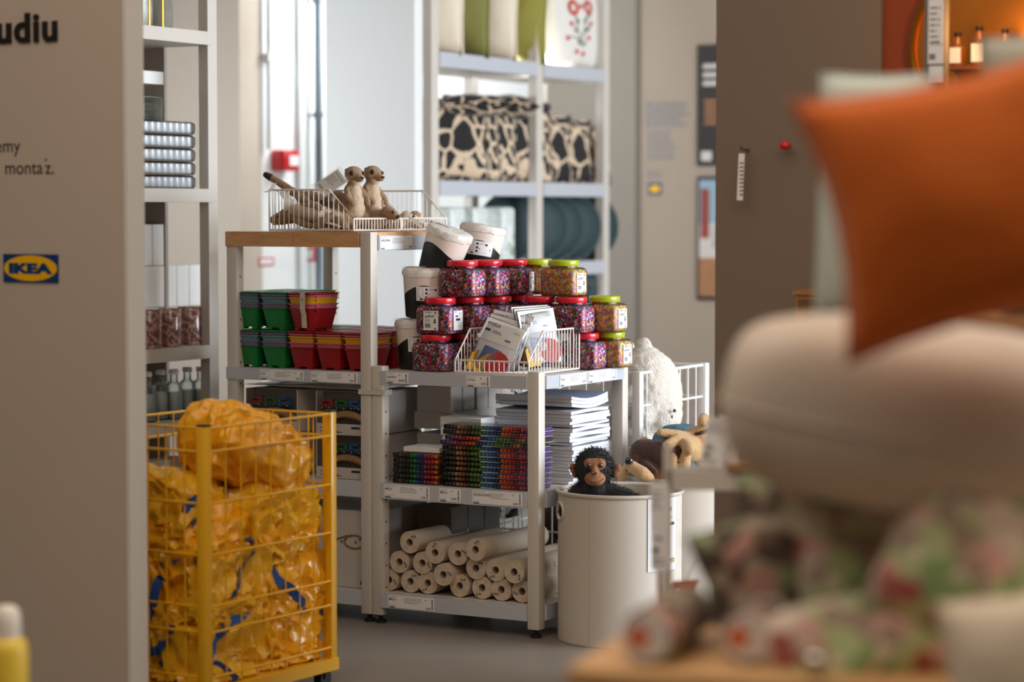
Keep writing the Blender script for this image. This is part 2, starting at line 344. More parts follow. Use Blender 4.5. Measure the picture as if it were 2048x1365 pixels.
# information panel on the left: end face and front face of a free-standing wall
PU, PV = uv(*hy(250, 600, 6.9).xy)
PT = 0.078
wl = struct('wall_left', MB().box(-3.2, 0, 0, PT, 0, 3.4), M_PANEL, W(PU, PV, 0))
struct('edge_trim', MB().box(-0.0002, 0.012, 0.0, PT, 0, 3.4), mat('panel_edge_white', (226, 224, 220), 0.5, var=0.02), W(PU, PV, 0) * 0, rot=(0, 0, 0), parent=wl)
def on_panel(px, py): u, z = hv(px, py, PV); return u - PU, z
M_LETTER = mat('black_raised_letters', (24, 22, 22), 0.5, var=0.02)
def sign_text(s, x_right_px, base_py, top_py, ref, bold, depth, label, sq=1.0):
    xr, zb = on_panel(x_right_px, base_py); _, zt = on_panel(x_right_px, top_py); size = (zt - zb) / ref
    vs, fs, w = text_geo(s, size, bold * size, sq, 1.0 + bold * 3)
    mb = MB(); mb.add([(xr - w + a, -depth, zb + b) for a, b in vs], fs)
    if depth > 0.001:                                       # side walls of the raised letters
        from collections import Counter
        cnt = Counter()
        for f in fs:
            for i in range(len(f)): cnt[frozenset((f[i], f[(i + 1) % len(f)]))] += 1
        for f in fs:
            for i in range(len(f)):
                a, b = f[i], f[(i + 1) % len(f)]
                if cnt[frozenset((a, b))] == 1:
                    A, B = vs[a], vs[b]; mb.add([(xr - w + A[0], -depth, zb + A[1]), (xr - w + B[0], -depth, zb + B[1]), (xr - w + B[0], 0, zb + B[1]), (xr - w + A[0], 0, zb + A[1])], [(0, 1, 2, 3)])
    o = obj('lettering', mb, M_LETTER, wl, angle=0); o['label'] = label
sign_text('studiu', 116, 80, 36, 0.545, 0.028, 0.006, 'bold black raised letters', 1.10)
sign_text('emy', 41, 304, 283, 0.545, 0.004, 0.0008, 'black printed word on the panel')
sign_text('monta', 86, 348, 327, 0.545, 0.004, 0.0008, 'black printed word on the panel')
sign_text('z.', 108, 348, 327, 0.545, 0.004, 0.0008, 'black printed end of the word')
xd, zd = on_panel(92, 320); o = obj('dot_accent', MB().add([(xd + .004 * math.cos(t), -.0008, zd + .004 * math.sin(t)) for t in [i * PI / 6 for i in range(12)]], [tuple(range(12))]), M_LETTER, wl, angle=0)
# yellow oval wordmark sign
x0, z1 = on_panel(8, 508); x1, z0 = on_panel(118, 566); w_, h_ = x1 - x0, z1 - z0
sg = thing('wordmark_sign', 'blue sign with yellow oval and bold blue lettering on beige panel', 'sign', W(PU + x0, PV, z0))
obj('plate', MB().box(0, w_, -0.004, 0, 0, h_), mat('sign_blue', (0, 62, 120), 0.4, var=0.02), sg)
obj('oval', MB().add([(w_ / 2 + w_ * .485 * math.cos(t), -0.0045, h_ / 2 + h_ * .455 * math.sin(t)) for t in [2 * PI * i / 48 for i in range(48)]], [tuple(range(48))]), mat('sign_yellow', (250, 192, 5), 0.4, var=0.02), sg, angle=0)
tm = MB(); vs, fs, tw = text_geo('IKEA', h_ * 0.46, h_ * 0.032); k = w_ * 0.80 / tw
tm.add([(w_ * .105 + a * k, -0.005, h_ * .33 + b * 1.02) for a, b in vs], fs); obj('lettering', tm, MATS['sign_blue'], sg, angle=0)
# far left: beige return, bright white wall facing the assumed daylight side, white wall facing us
FLV = 3.25; u449 = hv(449, 300, FLV)[0]; FLU = hv(480, 300, FLV)[0]
PRV = 2.66; uA, uB = hv(651, 200, PRV)[0], hv(829, 200, PRV)[0]; vB = hu(845, 200, uB)[0]
struct('wall_return', MB().box(u449 - 1.4, FLU, FLV, FLV + 0.2, 0, 3.4), M_PANEL, W(0, 0, 0))
wf = struct('wall_far_left', MB().box(FLU - 0.2, FLU, FLV + 0.2, 6.6, 0, 3.4), M_WALLW, W(0, 0, 0))
struct('wall_pier', MB().box(uA, uB, PRV, vB, 0, 3.4), M_WALLW, W(0, 0, 0))
FV = 6.6
wb = struct('wall_back', MB().box(FLU, 3.0, FV, FV + 0.1, 0, 3.6), mat('back_wall_paint', (172, 156, 140), 0.85, var=0.03, vscale=1.5), W(0, 0, 0))
ug = hv(1278, 300, FV)[0]; struct('trim_1', MB().box(ug - 0.012, ug + 0.012, FV - 0.012, FV, 0, 3.6), mat('grey_wall_joint', (120, 112, 104), 0.7), W(0, 0, 0))
struct('wall_clad', MB().box(FLU, ug - 0.012, FV - 0.03, FV, 0, 3.6), mat('greige_cladding', (150, 141, 130), 0.85, var=0.03, vscale=1.5), W(0, 0, 0))
# printed text block and small square logo on the back wall
mb = MB()
for (ya, n, st, h, xa, xb, sd) in ((205, 5, 10.5, 6, 1292, 1388, 4), (262, 6, 10.2, 5, 1296, 1354, 9), (342, 2, 9, 4.5, 1296, 1330, 6)):
    for i in range(n):
        y = ya + i * st; rr = random.Random(sd * 10 + i); xe = xa + (xb - xa) * rr.uniform(.72, 1); x = xa
        while x < xe:
            w = rr.uniform(5, 14); a, zt = hv(x, y, FV - .002); b, zb = hv(min(x + w, xe), y + h, FV - .002); bar(mb, a, b, zb, zt, 0, FV - .002); x += w + 3
o = struct('printed_text', mb, M_GREYINK, rot=(0, 0, 0), parent=wb)
a, zt = hv(1297, 366, FV - .003); b, zb = hv(1323, 390, FV - .003)
mb = MB(); bar(mb, a, b, zb, zt, 0, FV - .003); mb.add([((a + b) / 2 + (b - a) * .4 * math.cos(t), FV - .004, (zt + zb) / 2 + (zt - zb) * .32 * math.sin(t)) for t in [i * PI / 12 for i in range(24)]], [tuple(range(24))], 1)
struct('printed_logo', mb, [MATS['sign_blue'], MATS['sign_yellow']], rot=(0, 0, 0), parent=wb)
# two posters
def poster(py0, py1, label, kind):
    a, zt = hv(1396, py0, FV); zb = hv(1396, py1, FV)[1]; b = a + (zt - zb) * 0.68
    p = thing('wall_poster', label, 'poster', W(a, FV - .012, zb), group='posters on the back wall'); w, h = b - a, zt - zb
    obj('frame', MB().box(0, w, 0, 0.012, 0, h), mat('poster_dark', (46, 40, 38), 0.6, var=0.05), p)
    m = MB()
    if kind == 0:
        for i in range(3): bar(m, w * .08, w * .92, h * (.80 - .07 * i), h * (.84 - .07 * i), 0, -.001)
        for i in range(5): bar(m, w * .1, w * .8, h * (.52 - .045 * i), h * (.545 - .045 * i), 1, -.001)
        bar(m, w * .06, w * .2, h * .04, h * .12, 0, -.001)
    else:
        bar(m, w * .03, w * .97, h * .62, h * .97, 2, -.001); bar(m, w * .03, w * .97, h * .34, h * .62, 0, -.001); bar(m, w * .03, w * .97, h * .03, h * .34, 1, -.001)
        bar(m, w * .05, w * .16, h * .5, h * .9, 3, -.002)
        for i in range(6): bar(m, w * .2, w * .8, h * (.58 - .03 * i), h * (.59 - .03 * i), 4, -.002)
    obj('print', m, [mat('poster_pale', (214, 206, 200), .7), mat('poster_tan', (170, 120, 84), .7, var=.2), mat('poster_blue', (150, 176, 192), .7, var=.1), mat('poster_brick', (150, 72, 60), .7), M_GREYINK], p, angle=0)
poster(90, 332, 'dark poster with pale headline lines on the back wall', 0)
poster(353, 600, 'colourful photo poster hanging below the dark poster', 1)
# taupe wall on the right, then the rust red wall
TU, TV = uv(0.63, 7.5); t1760 = hv(1760, 300, TV)[0]
wt = struct('wall_right', MB().box(TU, t1760, TV, TV + 0.12, 0, 3.4), M_TAUPE, W(0, 0, 0))
wr = struct('wall_red', MB().box(t1760, t1760 + 3.2, TV + 0.02, TV + 0.14, 0, 3.4), M_RUST, W(0, 0, 0))
# pipes and red call point on the bright wall
M_PIPE = mat('galvanised_pipe', (120, 132, 142), 0.35, metal=0.6, var=0.15)
M_PIPEW = mat('white_pipe', (222, 226, 228), 0.4)
vp = hu(637, 200, FLU + .06)[0]
p = thing('drain_pipe', 'grey galvanised pipe with clamp on the bright white wall', 'pipe', W(FLU + .06, vp, 0))
obj('pipe', MB().cyl((0, 0, 0), (0, 0, 3.3), .022, n=16), M_PIPE, p)
for py in (2, 230):
    z = hu(637, py, FLU + .06)[1]; c = obj('clamp', MB().cyl((0, 0, z - .015), (0, 0, z + .015), .032, n=16), M_PIPE, p); obj('bracket', MB().box(-.06, 0, -.012, .0, z - .006, z + .006), M_PIPE, c)
vp = hu(541, 150, FLU + .04)[0]; zb = hu(541, 300, FLU + .04)[1]
p = thing('conduit', 'thin white conduit above the red call point', 'pipe', W(FLU + .03, vp, 0))
obj('pipe', MB().cyl((0, 0, zb), (0, 0, 3.3), .014, n=12), M_PIPEW, p); z = hu(541, 115, FLU + .03)[1]; obj('clamp', MB().box(-.03, .02, -.03, .03, z - .02, z + .02), M_PIPEW, p)
vp = hu(603, 150, FLU + .02)[0]
p = tag(obj('cable_channel', MB().box(0, .03, -.03, .03, 0, 3.3), M_PIPEW, None, W(FLU, vp, 0), (0, 0, -PHI)), 'flat white cable channel between the two pipes', 'cable channel')
M_REDBOX = mat('red_plastic', (206, 24, 34), 0.35, coat=0.3)
va, zt = hu(541, 300, FLU); vb, zb = hu(573, 343, FLU)
p = thing('fire_call_point', 'red fire alarm box with white label on the bright wall', 'alarm box', W(FLU, va, zb)); d = vb - va
obj('housing', rmesh('housing', .09, d, zt - zb, .012, M_REDBOX), None, p, (.045, d / 2, 0))
mb = MB()
mb.add([(.0915, d * .35, .03), (.0915, d * .92, .03), (.0915, d * .92, .085), (.0915, d * .35, .085)], [(0, 1, 2, 3)]); obj('label_plate', mb, M_CARD, p, angle=0)
va, zt = hu(607, 494, FLU); vb, zb = hu(645, 522, FLU)
p = thing('fire_sign', 'small red fire safety sign on the wall behind the rack', 'sign', W(FLU, va, zb)); d = vb - va; h = zt - zb
obj('plate', MB().box(0, .004, 0, d, 0, h), M_REDBOX, p); mb = MB(); mb.add([(.0045, d * .15, h * .15), (.0045, d * .45, h * .15), (.0045, d * .45, h * .8), (.0045, d * .15, h * .8)], [(0, 1, 2, 3)]); obj('pictogram', mb, M_CARD, p, angle=0)
va, zt = hu(517, 516, FLU); vb, zb = hu(547, 531, FLU)
p = thing('wall_notice', 'small white notice with red border on the bright wall', 'notice', W(FLU, va, zb)); d = vb - va; h = zt - zb
obj('plate', MB().box(0, .004, 0, d, 0, h), M_REDINK, p); mb = MB(); mb.add([(.0045, d * .08, h * .2), (.0045, d * .92, h * .2), (.0045, d * .92, h * .8), (.0045, d * .08, h * .8)], [(0, 1, 2, 3)]); obj('face', mb, M_CARD, p, angle=0)

# ------------------------------------------------------------------ display racks
def price_label(parent, face, a, b, z0, z1, off, name, price, seed, name_size=0.011):
    """card on a label rail; face 'front' looks along -y at y=off, 'right' looks along +x at x=off"""
    w, h = b - a, z1 - z0
    rot = (0, 0, 0) if face == 'front' else (0, 0, PI / 2); loc = (a, off, z0) if face == 'front' else (off, a, z0)
    c = obj('price_label', MB().box(0, w, -.0012, 0, 0, h), M_CARD, parent, loc, rot)
    m = MB(); y = -.0016; wide = w > .13
    bar(m, .003, .0036, .002, h - .003, 0, y)
    lines(m, .006, min(w * .5, .06), h - .006, 1, .003, .0013, 1, y, seed)
    put_text(m, name, .006, h - .019, name_size, 0, y, name_size * .01, squeeze=.9)
    bar(m, .006, .03, .001, .0045, 0, y); lines(m, .006, .045, .0085, 1, .003, .0013, 1, y, seed + 1)
    if wide: lines(m, w * .36, w * .74, h - .009, 4, .0055, .0018, 1, y, seed + 2)
    put_text(m, price, w - .017, .006 if not wide else .004, .0125 if not wide else .0105, 0, y, .0002, True, .9)
    barcode(m, w - .012, w - .006, .004, h - .004, 0, y, seed + 3)
    lines(m, w - .04, w - .028, h - .01, 1, .003, .002, 0, y, seed + 4)
    obj('lettering', m, [M_INK, M_GREYINK], c, angle=0)
POST = .046
def rack(label, u0, u1, v0, v1, top, shelves, posts_top, wood_top):
    w, d = u1 - u0, v1 - v0
    r = thing('display_rack', label, 'rack', W(u0, v0, 0), group='white shop display racks')
    for x in (0, w - POST):
        for y in (0, d - POST):
            p = obj('post', rmesh('post', POST, POST, posts_top - .03, .003, M_WHITE), None, r, (x + POST / 2, y + POST / 2, .03))
            obj('levelling_foot', MB().lathe([(.02, -.03), (.02, -.02), (.008, -.016), (.008, 0)], 16), M_BLACK, p)
            hz = .1
            while hz < posts_top - .12:
                if x == 0: obj('peg_hole', HOLE_R, None, p, (POST / 2 + .0004, 0, hz))
                else: obj('peg_hole', HOLE_L, None, p, (-POST / 2 - .0004, 0, hz))
                hz += .08
    for (zt, zb, deep) in shelves:
        obj('shelf_deck', MB().box(.004, w - .004, .006, d - .006, zt - .012, zt), M_WHITE, r)
        rim = -.006
        obj('label_rail', MB().box(POST * .9 if deep else -.0, w - POST, rim, .012, zb, zt + .002), M_STRIP, r)
        obj('label_rail', MB().box(w - .012, w + .006, POST, d - POST, zb, zt + .002), M_STRIP, r)
        obj('side_rail', MB().box(0, .012, POST, d - POST, zb, zt - .001), M_WHITE, r)
        obj('back_rail', MB().box(POST, w - POST, d - .012, d, zb, zt - .001), M_WHITE, r)
    return r
HOLE_R = MB().cyl((0, 0, 0), (.0006, 0, 0), .0038, n=8).mesh('peg_hole', M_HOLE)
HOLE_L = MB().cyl((0, 0, 0), (-.0006, 0, 0), .0038, n=8).mesh('peg_hole', M_HOLE)
LU0, LU1, TU0, TU1, RD = -.679, .012, -1.322, -.681, .69
low = rack('lower white display rack with bead jars on its top shelf', LU0, LU1, 0, RD, .918, [(.918, .874, 1), (.513, .457, 1), (.112, .06, 1)], .936, False)
tall = rack('taller white display rack with birch top holding plush meerkats', TU0, TU1, 0, RD, 1.42, [(.911, .868, 0), (.513, .457, 0), (.112, .06, 0)], 1.42, True)
tw_ = TU1 - TU0
# birch top made of two boards, flush between the right-hand posts
for k, (x0, x1) in enumerate(((-.002, .302), (.304, tw_ - POST - .003))):
    obj('top_board', MB().box(x0, x1, -.004, RD, 1.364, 1.4195), M_BIRCH, tall)
obj('top_board', MB().box(tw_ - POST - .001, tw_ - .004, POST + .002, RD - POST - .002, 1.364, 1.4195), M_BIRCH, tall)
obj('label_rail', MB().box(tw_ - .006, tw_ + .006, POST, RD - POST, 1.352, 1.408), M_STRIP, tall)
obj('post_clamp', MB().box(tw_ - POST - .006, tw_ + POST + .012, -.006, .05, .832, .85), M_WHITE, tall)
price_label(tall, 'right', .05, .285, 1.356, 1.404, tw_ + .007, 'SANDLÖPARE', '29,99', 11)
X = lambda u: u - TU0
price_label(tall, 'front', X(-1.167), X(-.971), .871, .909, -.007, 'GLIS', '9,99', 21)
price_label(tall, 'front', X(-.938), X(-.735), .871, .909, -.007, 'GLIS', '9,99', 31)
X = lambda u: u - LU0
price_label(low, 'front', X(-.613), X(-.518), .877, .916, -.007, 'GREJSIMOJS', '29,99', 41, .0085)
price_label(low, 'front', X(-.277), X(-.180), .877, .916, -.007, 'PYSSLA', '9,99', 51)
price_label(low, 'front', X(-.623), X(-.430), .463, .510, -.007, 'MÅLA', '9,99', 61, .0125)
price_label(low, 'front', X(-.390), X(-.300), .463, .510, -.007, 'MÅLA', '19,99', 71, .0125)
price_label(low, 'front', X(-.254), X(-.050), .463, .510, -.007, 'SANDLÖPARE', '14,99', 81, .0125)
price_label(low, 'front', X(-.607), X(-.410), .064, .110, -.007, 'MÅLA', '15,99', 91, .0125)
LW = LU1 - LU0
price_label(low, 'right', .14, .345, .877, .916, LW + .007, 'PYSSLA', '29,99', 101)
price_label(low, 'right', .355, .58, .877, .916, LW + .007, 'PYSSLA', '29,99', 111)
obj('post_clamp', MB().box(-.004, POST + .01, -.005, 0, .832, .85), M_WHITE, low)
# ------------------------------------------------------------------ bead jars
def jar_proto(name, lid_col, stops, lab):
    r = thing(name, 'proto', 'jar', group='bead jars on the lower rack')
    w, d, h, ch = .150, .126, .103, .028
    def loop(s, z, c=ch): return [(x, y, z) for x, y in rrect(-w / 2 * s, w / 2 * s, -d / 2 * s, d / 2 * s, c * s, 3)]
    prof = [(.90, .001), (.975, .006), (1.0, .016), (1.0, .080), (.985, .092), (.93, .101), (.80, .1055)]
    body = obj('jar_body', MB().loft([loop(s, z) for s, z in prof]), clear_mat('jar_shell', (252, 252, 252), .9, .05, .3), r, angle=50)
    fillp = [(.87, .003), (.955, .008), (.98, .018), (.98, .080), (.965, .090), (.90, .0985)]
    ph = random.Random(name).uniform(0, 9)
    obj('bead_fill', MB().loft([loop(s, z) for s, z in fillp]), ramp_mat('beads_' + name, 'F1', 165, stops, .3, coat=.0, bump=.5), r, angle=50)
    obj('neck', MB().lathe([(.049, .1055), (.049, .113)], 32, cap0=False, cap1=False), MATS['jar_shell'], r)
    obj('bead_top', MB().lathe([(.046, .098), (.046, .110)], 24, cap0=False), MATS['beads_' + name], r)
    lm = mat('lid_' + name, lid_col, .3, coat=.4, var=.03)
    l = MB().lathe([(.0555, .111), (.057, .113), (.0575, .128), (.056, .131), (.053, .1325), (.050, .131), (.0, .131)], 40, cap1=False)
    obj('lid', l, lm, r, angle=50)
    return r
def jar_label(parent, kind):
    """white warning label; kind 'front' sits on the -y face, 'side' on the +x face, 'info' is the address label"""
    side = kind == 'side'; w = .062; x0, y = (-w / 2, -.0633) if not side else (-w / 2, -.0753)
    rot = (0, 0, 0) if not side else (0, 0, PI / 2)
    if kind == 'info': x0, y, rot = -.030, -.0753, (0, 0, PI / 2)
    c = obj('label', MB().box(x0, x0 + w, y - .001, y, .016, .086), M_CARD, parent, rot=rot)
    m = MB(); q = y - .0014
    if kind == 'info':
        lines(m, x0 + .005, x0 + .03, .080, 1, .004, .002, 0, q, 3); bar(m, x0 + .012, x0 + .03, .064, .069, 0, q); bar(m, x0 + .015, x0 + .044, .050, .058, 0, q)
        lines(m, x0 + .035, x0 + .058, .076, 2, .004, .0015, 1, q, 5); lines(m, x0 + .03, x0 + .058, .042, 4, .005, .0015, 1, q, 6); bar(m, x0, x0 + .03, .045, .0455, 1, q); bar(m, x0 + .0295, x0 + .03, .018, .045, 1, q)
    else:
        put_text(m, 'PYSSLA', x0 + .007, .077, .0085, 0, q, .0001); m.add([(x0 + w * .82 + .004 * math.cos(t), q, .079 + .004 * math.sin(t)) for t in [i * PI / 6 for i in range(12)]], [tuple(range(12))], 2)
        m.add([(x0 + .007, q, .062), (x0 + .017, q, .062), (x0 + .012, q, .070)], [(0, 1, 2)], 0); lines(m, x0 + .019, x0 + .048, .067, 2, .004, .0025, 0, q, 2)
        lines(m, x0 + .007, x0 + .036, .056, 4, .0035, .0014, 1, q, 8); barcode(m, x0 + .007, x0 + .03, .026, .040, 0, q, 4)
        m.add([(x0 + .048 + .004 * math.cos(t), q, .053 + .004 * math.sin(t)) for t in [i * PI / 6 for i in range(12)]], [tuple(range(12))], 0); bar(m, x0 + .043, x0 + .053, .042, .048, 0, q)
        lines(m, x0 + .046, x0 + .058, .022, 2, .004, .0028, 0, q, 7)
    obj('lettering', m, [M_INK, M_GREYINK, M_REDINK], c, angle=0)
BRIGHT = [(0, (226, 40, 130)), (.12, (200, 24, 36)), (.24, (28, 84, 190)), (.34, (20, 120, 66)), (.43, (244, 190, 40)), (.5, (246, 244, 240)), (.58, (26, 24, 26)), (.72, (150, 70, 170)), (.79, (240, 110, 40)), (.86, (110, 60, 40)), (.91, (90, 170, 230)), (.96, (250, 150, 190))]
PASTEL = [(0, (236, 120, 50)), (.16, (246, 190, 50)), (.3, (120, 160, 70)), (.42, (180, 110, 190)), (.54, (230, 110, 130)), (.64, (240, 220, 150)), (.74, (90, 130, 150)), (.82, (250, 150, 70)), (.92, (190, 200, 60))]
JR = jar_proto('red_lid_bead_jar', (214, 22, 40), BRIGHT, 0); JG = jar_proto('green_lid_bead_jar', (176, 190, 20), PASTEL, 0)
jars = [ # kind, px centre, v, level, turn, labels, label text
 ('r', 872, .115, 0, 0, (), 'red-lidded bead jar at the front of bottom row beside wire basket'),
 ('r', 925, .265, 0, 2, (), 'red-lidded bead jar mostly hidden behind the left side of wire basket'),
 ('r', 1000, .52, 0, 1, (), 'red-lidded bead jar behind the basket of boards, left of centre'),
 ('r', 1070, .53, 0, 1, (), 'red-lidded bead jar behind the basket of boards, right of centre'),
 ('r', 1167, .475, 0, 3, (), 'red-lidded bead jar in bottom row just right of the wire basket'),
 ('g', 1219, .600, 0, -2, ('side',), 'green-lidded bead jar in bottom row at the right rack post'),
 ('r', 880, .125, 1, 0, ('front', 'info'), 'red-lidded bead jar with two white labels, front left of middle row'),
 ('r', 937, .265, 1, 3, (), 'red-lidded bead jar, second from left in middle row'),
 ('r', 992, .37, 1, 0, ('info',), 'red-lidded bead jar with address label behind the bagged boards'),
 ('r', 1036, .555, 1, 1, (), 'red-lidded bead jar set back in the middle of middle row'),
 ('r', 1080, .41, 1, 0, (), 'red-lidded bead jar at the centre of the middle row'),
 ('r', 1143, .425, 1, 2, (), 'red-lidded bead jar at right of middle row, beside green lid'),
 ('g', 1209, .560, 1, -2, ('side',), 'green-lidded bead jar with white label in the middle row'),
 ('r', 925, .205, 2, 2, (), 'red-lidded bead jar at the left end of the top row'),
 ('r', 974, .33, 2, 0, (), 'red-lidded bead jar with glare, second in the top row'),
 ('r', 1024, .46, 2, 14, ('side',), 'red-lidded bead jar with white label, third in the top row'),
 ('g', 1074, .58, 2, 5, (), 'green-lidded bead jar without visible label in top row'),
 ('g', 1127, .45, 2, -3, ('side',), 'green-lidded bead jar with white label at right end of top row'),
]
first = {'r': JR, 'g': JG}; used = set()
for kd, px, v, lev, turn, labs, text in jars:
    z = .919 + .1327 * lev; u = hv(px, 700, v)[0]; loc = W(u, v, z); rot = (0, 0, -PHI + math.radians(turn))
    if kd in used: o = dup(first[kd], text, loc, rot)
    else: o = first[kd]; used.add(kd); o.location = loc; o.rotation_euler = rot; o['label'] = text; protos = None
    if not labs: continue
    o['pending'] = ','.join(labs)
for o in [q for q in COL.objects if q.get('pending')]:
    for k in o['pending'].split(','): jar_label(o, k)
    del o['pending']

# ------------------------------------------------------------------ black and white lidded buckets in paper sleeves
def bucket_mat():
    m = bpy.data.materials.new('black_bucket_white_sleeve'); m.use_nodes = True; n = m.node_tree.nodes; L = m.node_tree.links; b = n['Principled BSDF']; b.inputs['Roughness'].default_value = .45
    tc = n.new('ShaderNodeTexCoord'); sp = n.new('ShaderNodeSeparateXYZ'); L.new(tc.outputs['Object'], sp.inputs[0])
    sq = n.new('ShaderNodeMath'); sq.operation = 'MULTIPLY'; L.new(sp.outputs['X'], sq.inputs[0]); L.new(sp.outputs['X'], sq.inputs[1])
    ad = n.new('ShaderNodeMath'); ad.operation = 'MULTIPLY_ADD'; L.new(sq.outputs[0], ad.inputs[0]); ad.inputs[1].default_value = 6.5; L.new(sp.outputs['Z'], ad.inputs[2])
    gt = n.new('ShaderNodeMath'); gt.operation = 'GREATER_THAN'; L.new(ad.outputs[0], gt.inputs[0]); gt.inputs[1].default_value = .122
    mx = n.new('ShaderNodeMix'); mx.data_type = 'RGBA'; L.new(gt.outputs[0], mx.inputs['Factor']); mx.inputs['A'].default_value = lin((20, 20, 22)); mx.inputs['B'].default_value = lin((236, 226, 216)); L.new(mx.outputs['Result'], b.inputs['Base Color']); return m
M_BUCKET = bucket_mat(); M_SLEEVE = mat('paper_sleeve', (232, 222, 212), .6, var=.03); M_FILM = mat('white_film', (238, 232, 226), .35, var=.05, bump=.4, bscale=40, coat=.2)
def bucket(label, u, v, z, rot, lab_angle):
    r = thing('storage_bucket', label, 'bucket', W(u, v, z), rot, 'black and white buckets beside the bead jars')
    pr = [(.066, 0), (.070, .002), (.071, .006), (.085, .160), (.0855, .168), (.083, .1685)]
    obj('bucket_body', MB().lathe(pr, 48), M_BUCKET, r, angle=40)
    mb = MB(); n = 48; lo = []
    for k, (rr, zz) in enumerate(((.0865, .152), (.088, .163), (.087, .176), (.078, .181), (.05, .183))):
        lo.append([((rr + .003 * noise.noise(Vector((math.cos(t) * 4, math.sin(t) * 4, k * .8)))) * math.cos(t), (rr + .002 * noise.noise(Vector((math.cos(t) * 5, math.sin(t) * 5, k)))) * math.sin(t), zz + .007 * noise.noise(Vector((math.cos(t) * 3 + k, math.sin(t) * 3, 5)))) for t in [2 * PI * i / n for i in range(n)]])
    obj('film_wrap', mb.loft(lo, caps=True), M_FILM, r, angle=60)
    # folded paper strap over the left side
    s = MB(); a = math.radians(186)
    path = [(.067, .001), (.0745, .03), (.088, .152), (.0905, .182), (.06, .1865), (.0, .187)]
    vs = []
    for rr, zz in path:
        for da in (-.13, .13): vs.append(((rr + .0015) * math.cos(a) - da * .09 * math.sin(a), (rr + .0015) * math.sin(a) + da * .09 * math.cos(a), zz))
    s.add(vs, [(2 * i, 2 * i + 1, 2 * i + 3, 2 * i + 2) for i in range(len(path) - 1)]); st = obj('paper_strap', s, M_SLEEVE, r, angle=60)
    if lab_angle is not None:
        m = MB(); A = math.radians(lab_angle); n = 12; sp = .62
        vs = []
        for i in range(n + 1):
            t = A - sp + 2 * sp * i / n
            for zz in (.066, .118): rr = .0712 + (zz - .006) * (.0138 / .154) + .0012; vs.append((rr * math.cos(t), rr * math.sin(t), zz))
        m.add(vs, [(2 * i, 2 * i + 2, 2 * i + 3, 2 * i + 1) for i in range(n)]); c = obj('label', m, M_CARD, r, angle=60)
        m = MB(); rr0 = random.Random(5)
        def patch(t0, t1, z0, z1, mi):
            q = []
            for t in (t0, t1):
                for zz in (z0, z1): R_ = .0712 + (zz - .006) * .0896 + .0018; q.append((R_ * math.cos(A + t), R_ * math.sin(A + t), zz))
            m.add(q, [(0, 2, 3, 1)], mi)
        for i in range(7): patch(-.56, -.56 + rr0.uniform(.2, .3), .112 - i * .0055, .1135 - i * .0055, 1)
        for i in range(3): patch(-.2, -.1, .104 - i * .014, .112 - i * .014, 0)
        patch(-.05, .2, .108, .1095, 0); patch(.22, .32, .103, .111, 0); patch(-.05, .5, .086, .093, 0); patch(-.05, .3, .076, .0775, 1); patch(-.45, -.3, .070, .075, 0)
        obj('lettering', m, [M_INK, M_GREYINK], c, angle=0)
    return r
R = math.radians
bucket('black and white bucket standing lowest on shelf beside tall rack post', -.592, .185, .919, (0, 0, -PHI + R(28)), -80)
bucket('black and white bucket standing on another bucket, left of bead jars', -.578, .205, 1.106, (R(2), R(2), -PHI + R(26)), -74)
bucket('tilted black and white bucket highest in the pile, arc facing front', hv(872, 480, .28)[0], .28, 1.258, (R(-6), R(19), -PHI - R(12)), None)
bucket('tilted black and white bucket with label, top of pile behind', hv(952, 480, .50)[0], .50, 1.262, (R(-4), R(9), -PHI + R(24)), -84)

# ------------------------------------------------------------------ wire baskets
def basket(label, u, v, z, rz, w, d, h=.152, lip=.046):
    """lip at local y=0, tall back at y=d, sides sloping up"""
    r = thing('wire_basket', label, 'basket', W(u, v, z), (0, 0, -PHI + rz), 'white wire baskets on the racks')
    fr, wr = .0036, .0019; k = .105; o2 = .004
    obj('bottom_frame', MB().tube([(0, 0, o2), (w, 0, o2), (w, d, o2), (0, d, o2)], fr, 8, closed=True), M_WIRE, r)
    rim = [(0, 0, lip), (w, 0, lip), (w, k, h), (w, d, h), (0, d, h), (0, k, h)]
    obj('rim_frame', MB().tube(rim, fr, 8, closed=True), M_WIRE, r)
    for x, y in ((0, 0), (w, 0)): obj('corner_rod', MB().tube([(x, y, o2), (x, y, lip)], fr, 8), M_WIRE, r)
    for x, y in ((0, d), (w, d)): obj('corner_rod', MB().tube([(x, y, o2), (x, y, h)], fr, 8), M_WIRE, r)
    nx = round(w / .0205); ny = round(d / .022)
    for i in range(1, nx):
        x = w * i / nx; wire(r, (x, 0, o2), (x, 0, lip), wr, M_WIRE); wire(r, (x, d, o2), (x, d, h), wr, M_WIRE); wire(r, (x, 0, o2), (x, d, o2), wr, M_WIRE)
    for i in range(1, ny):
        y = d * i / ny; zz = min(h, lip + (h - lip) * y / k)
        for x in (0, w): wire(r, (x, y, o2), (x, y, zz), wr, M_WIRE)
    return r
basket('white wire basket with bagged pegboards between the bead jars', -.345, .03, .9205, 0, .300, .375)
basket('white wire basket full of plush meerkats on birch top', -.768, .022, 1.4215, PI / 2, .320, .372)
basket('white wire basket with small plush toys at the rear of birch top', -.768, .352, 1.4215, PI / 2, .320, .372)

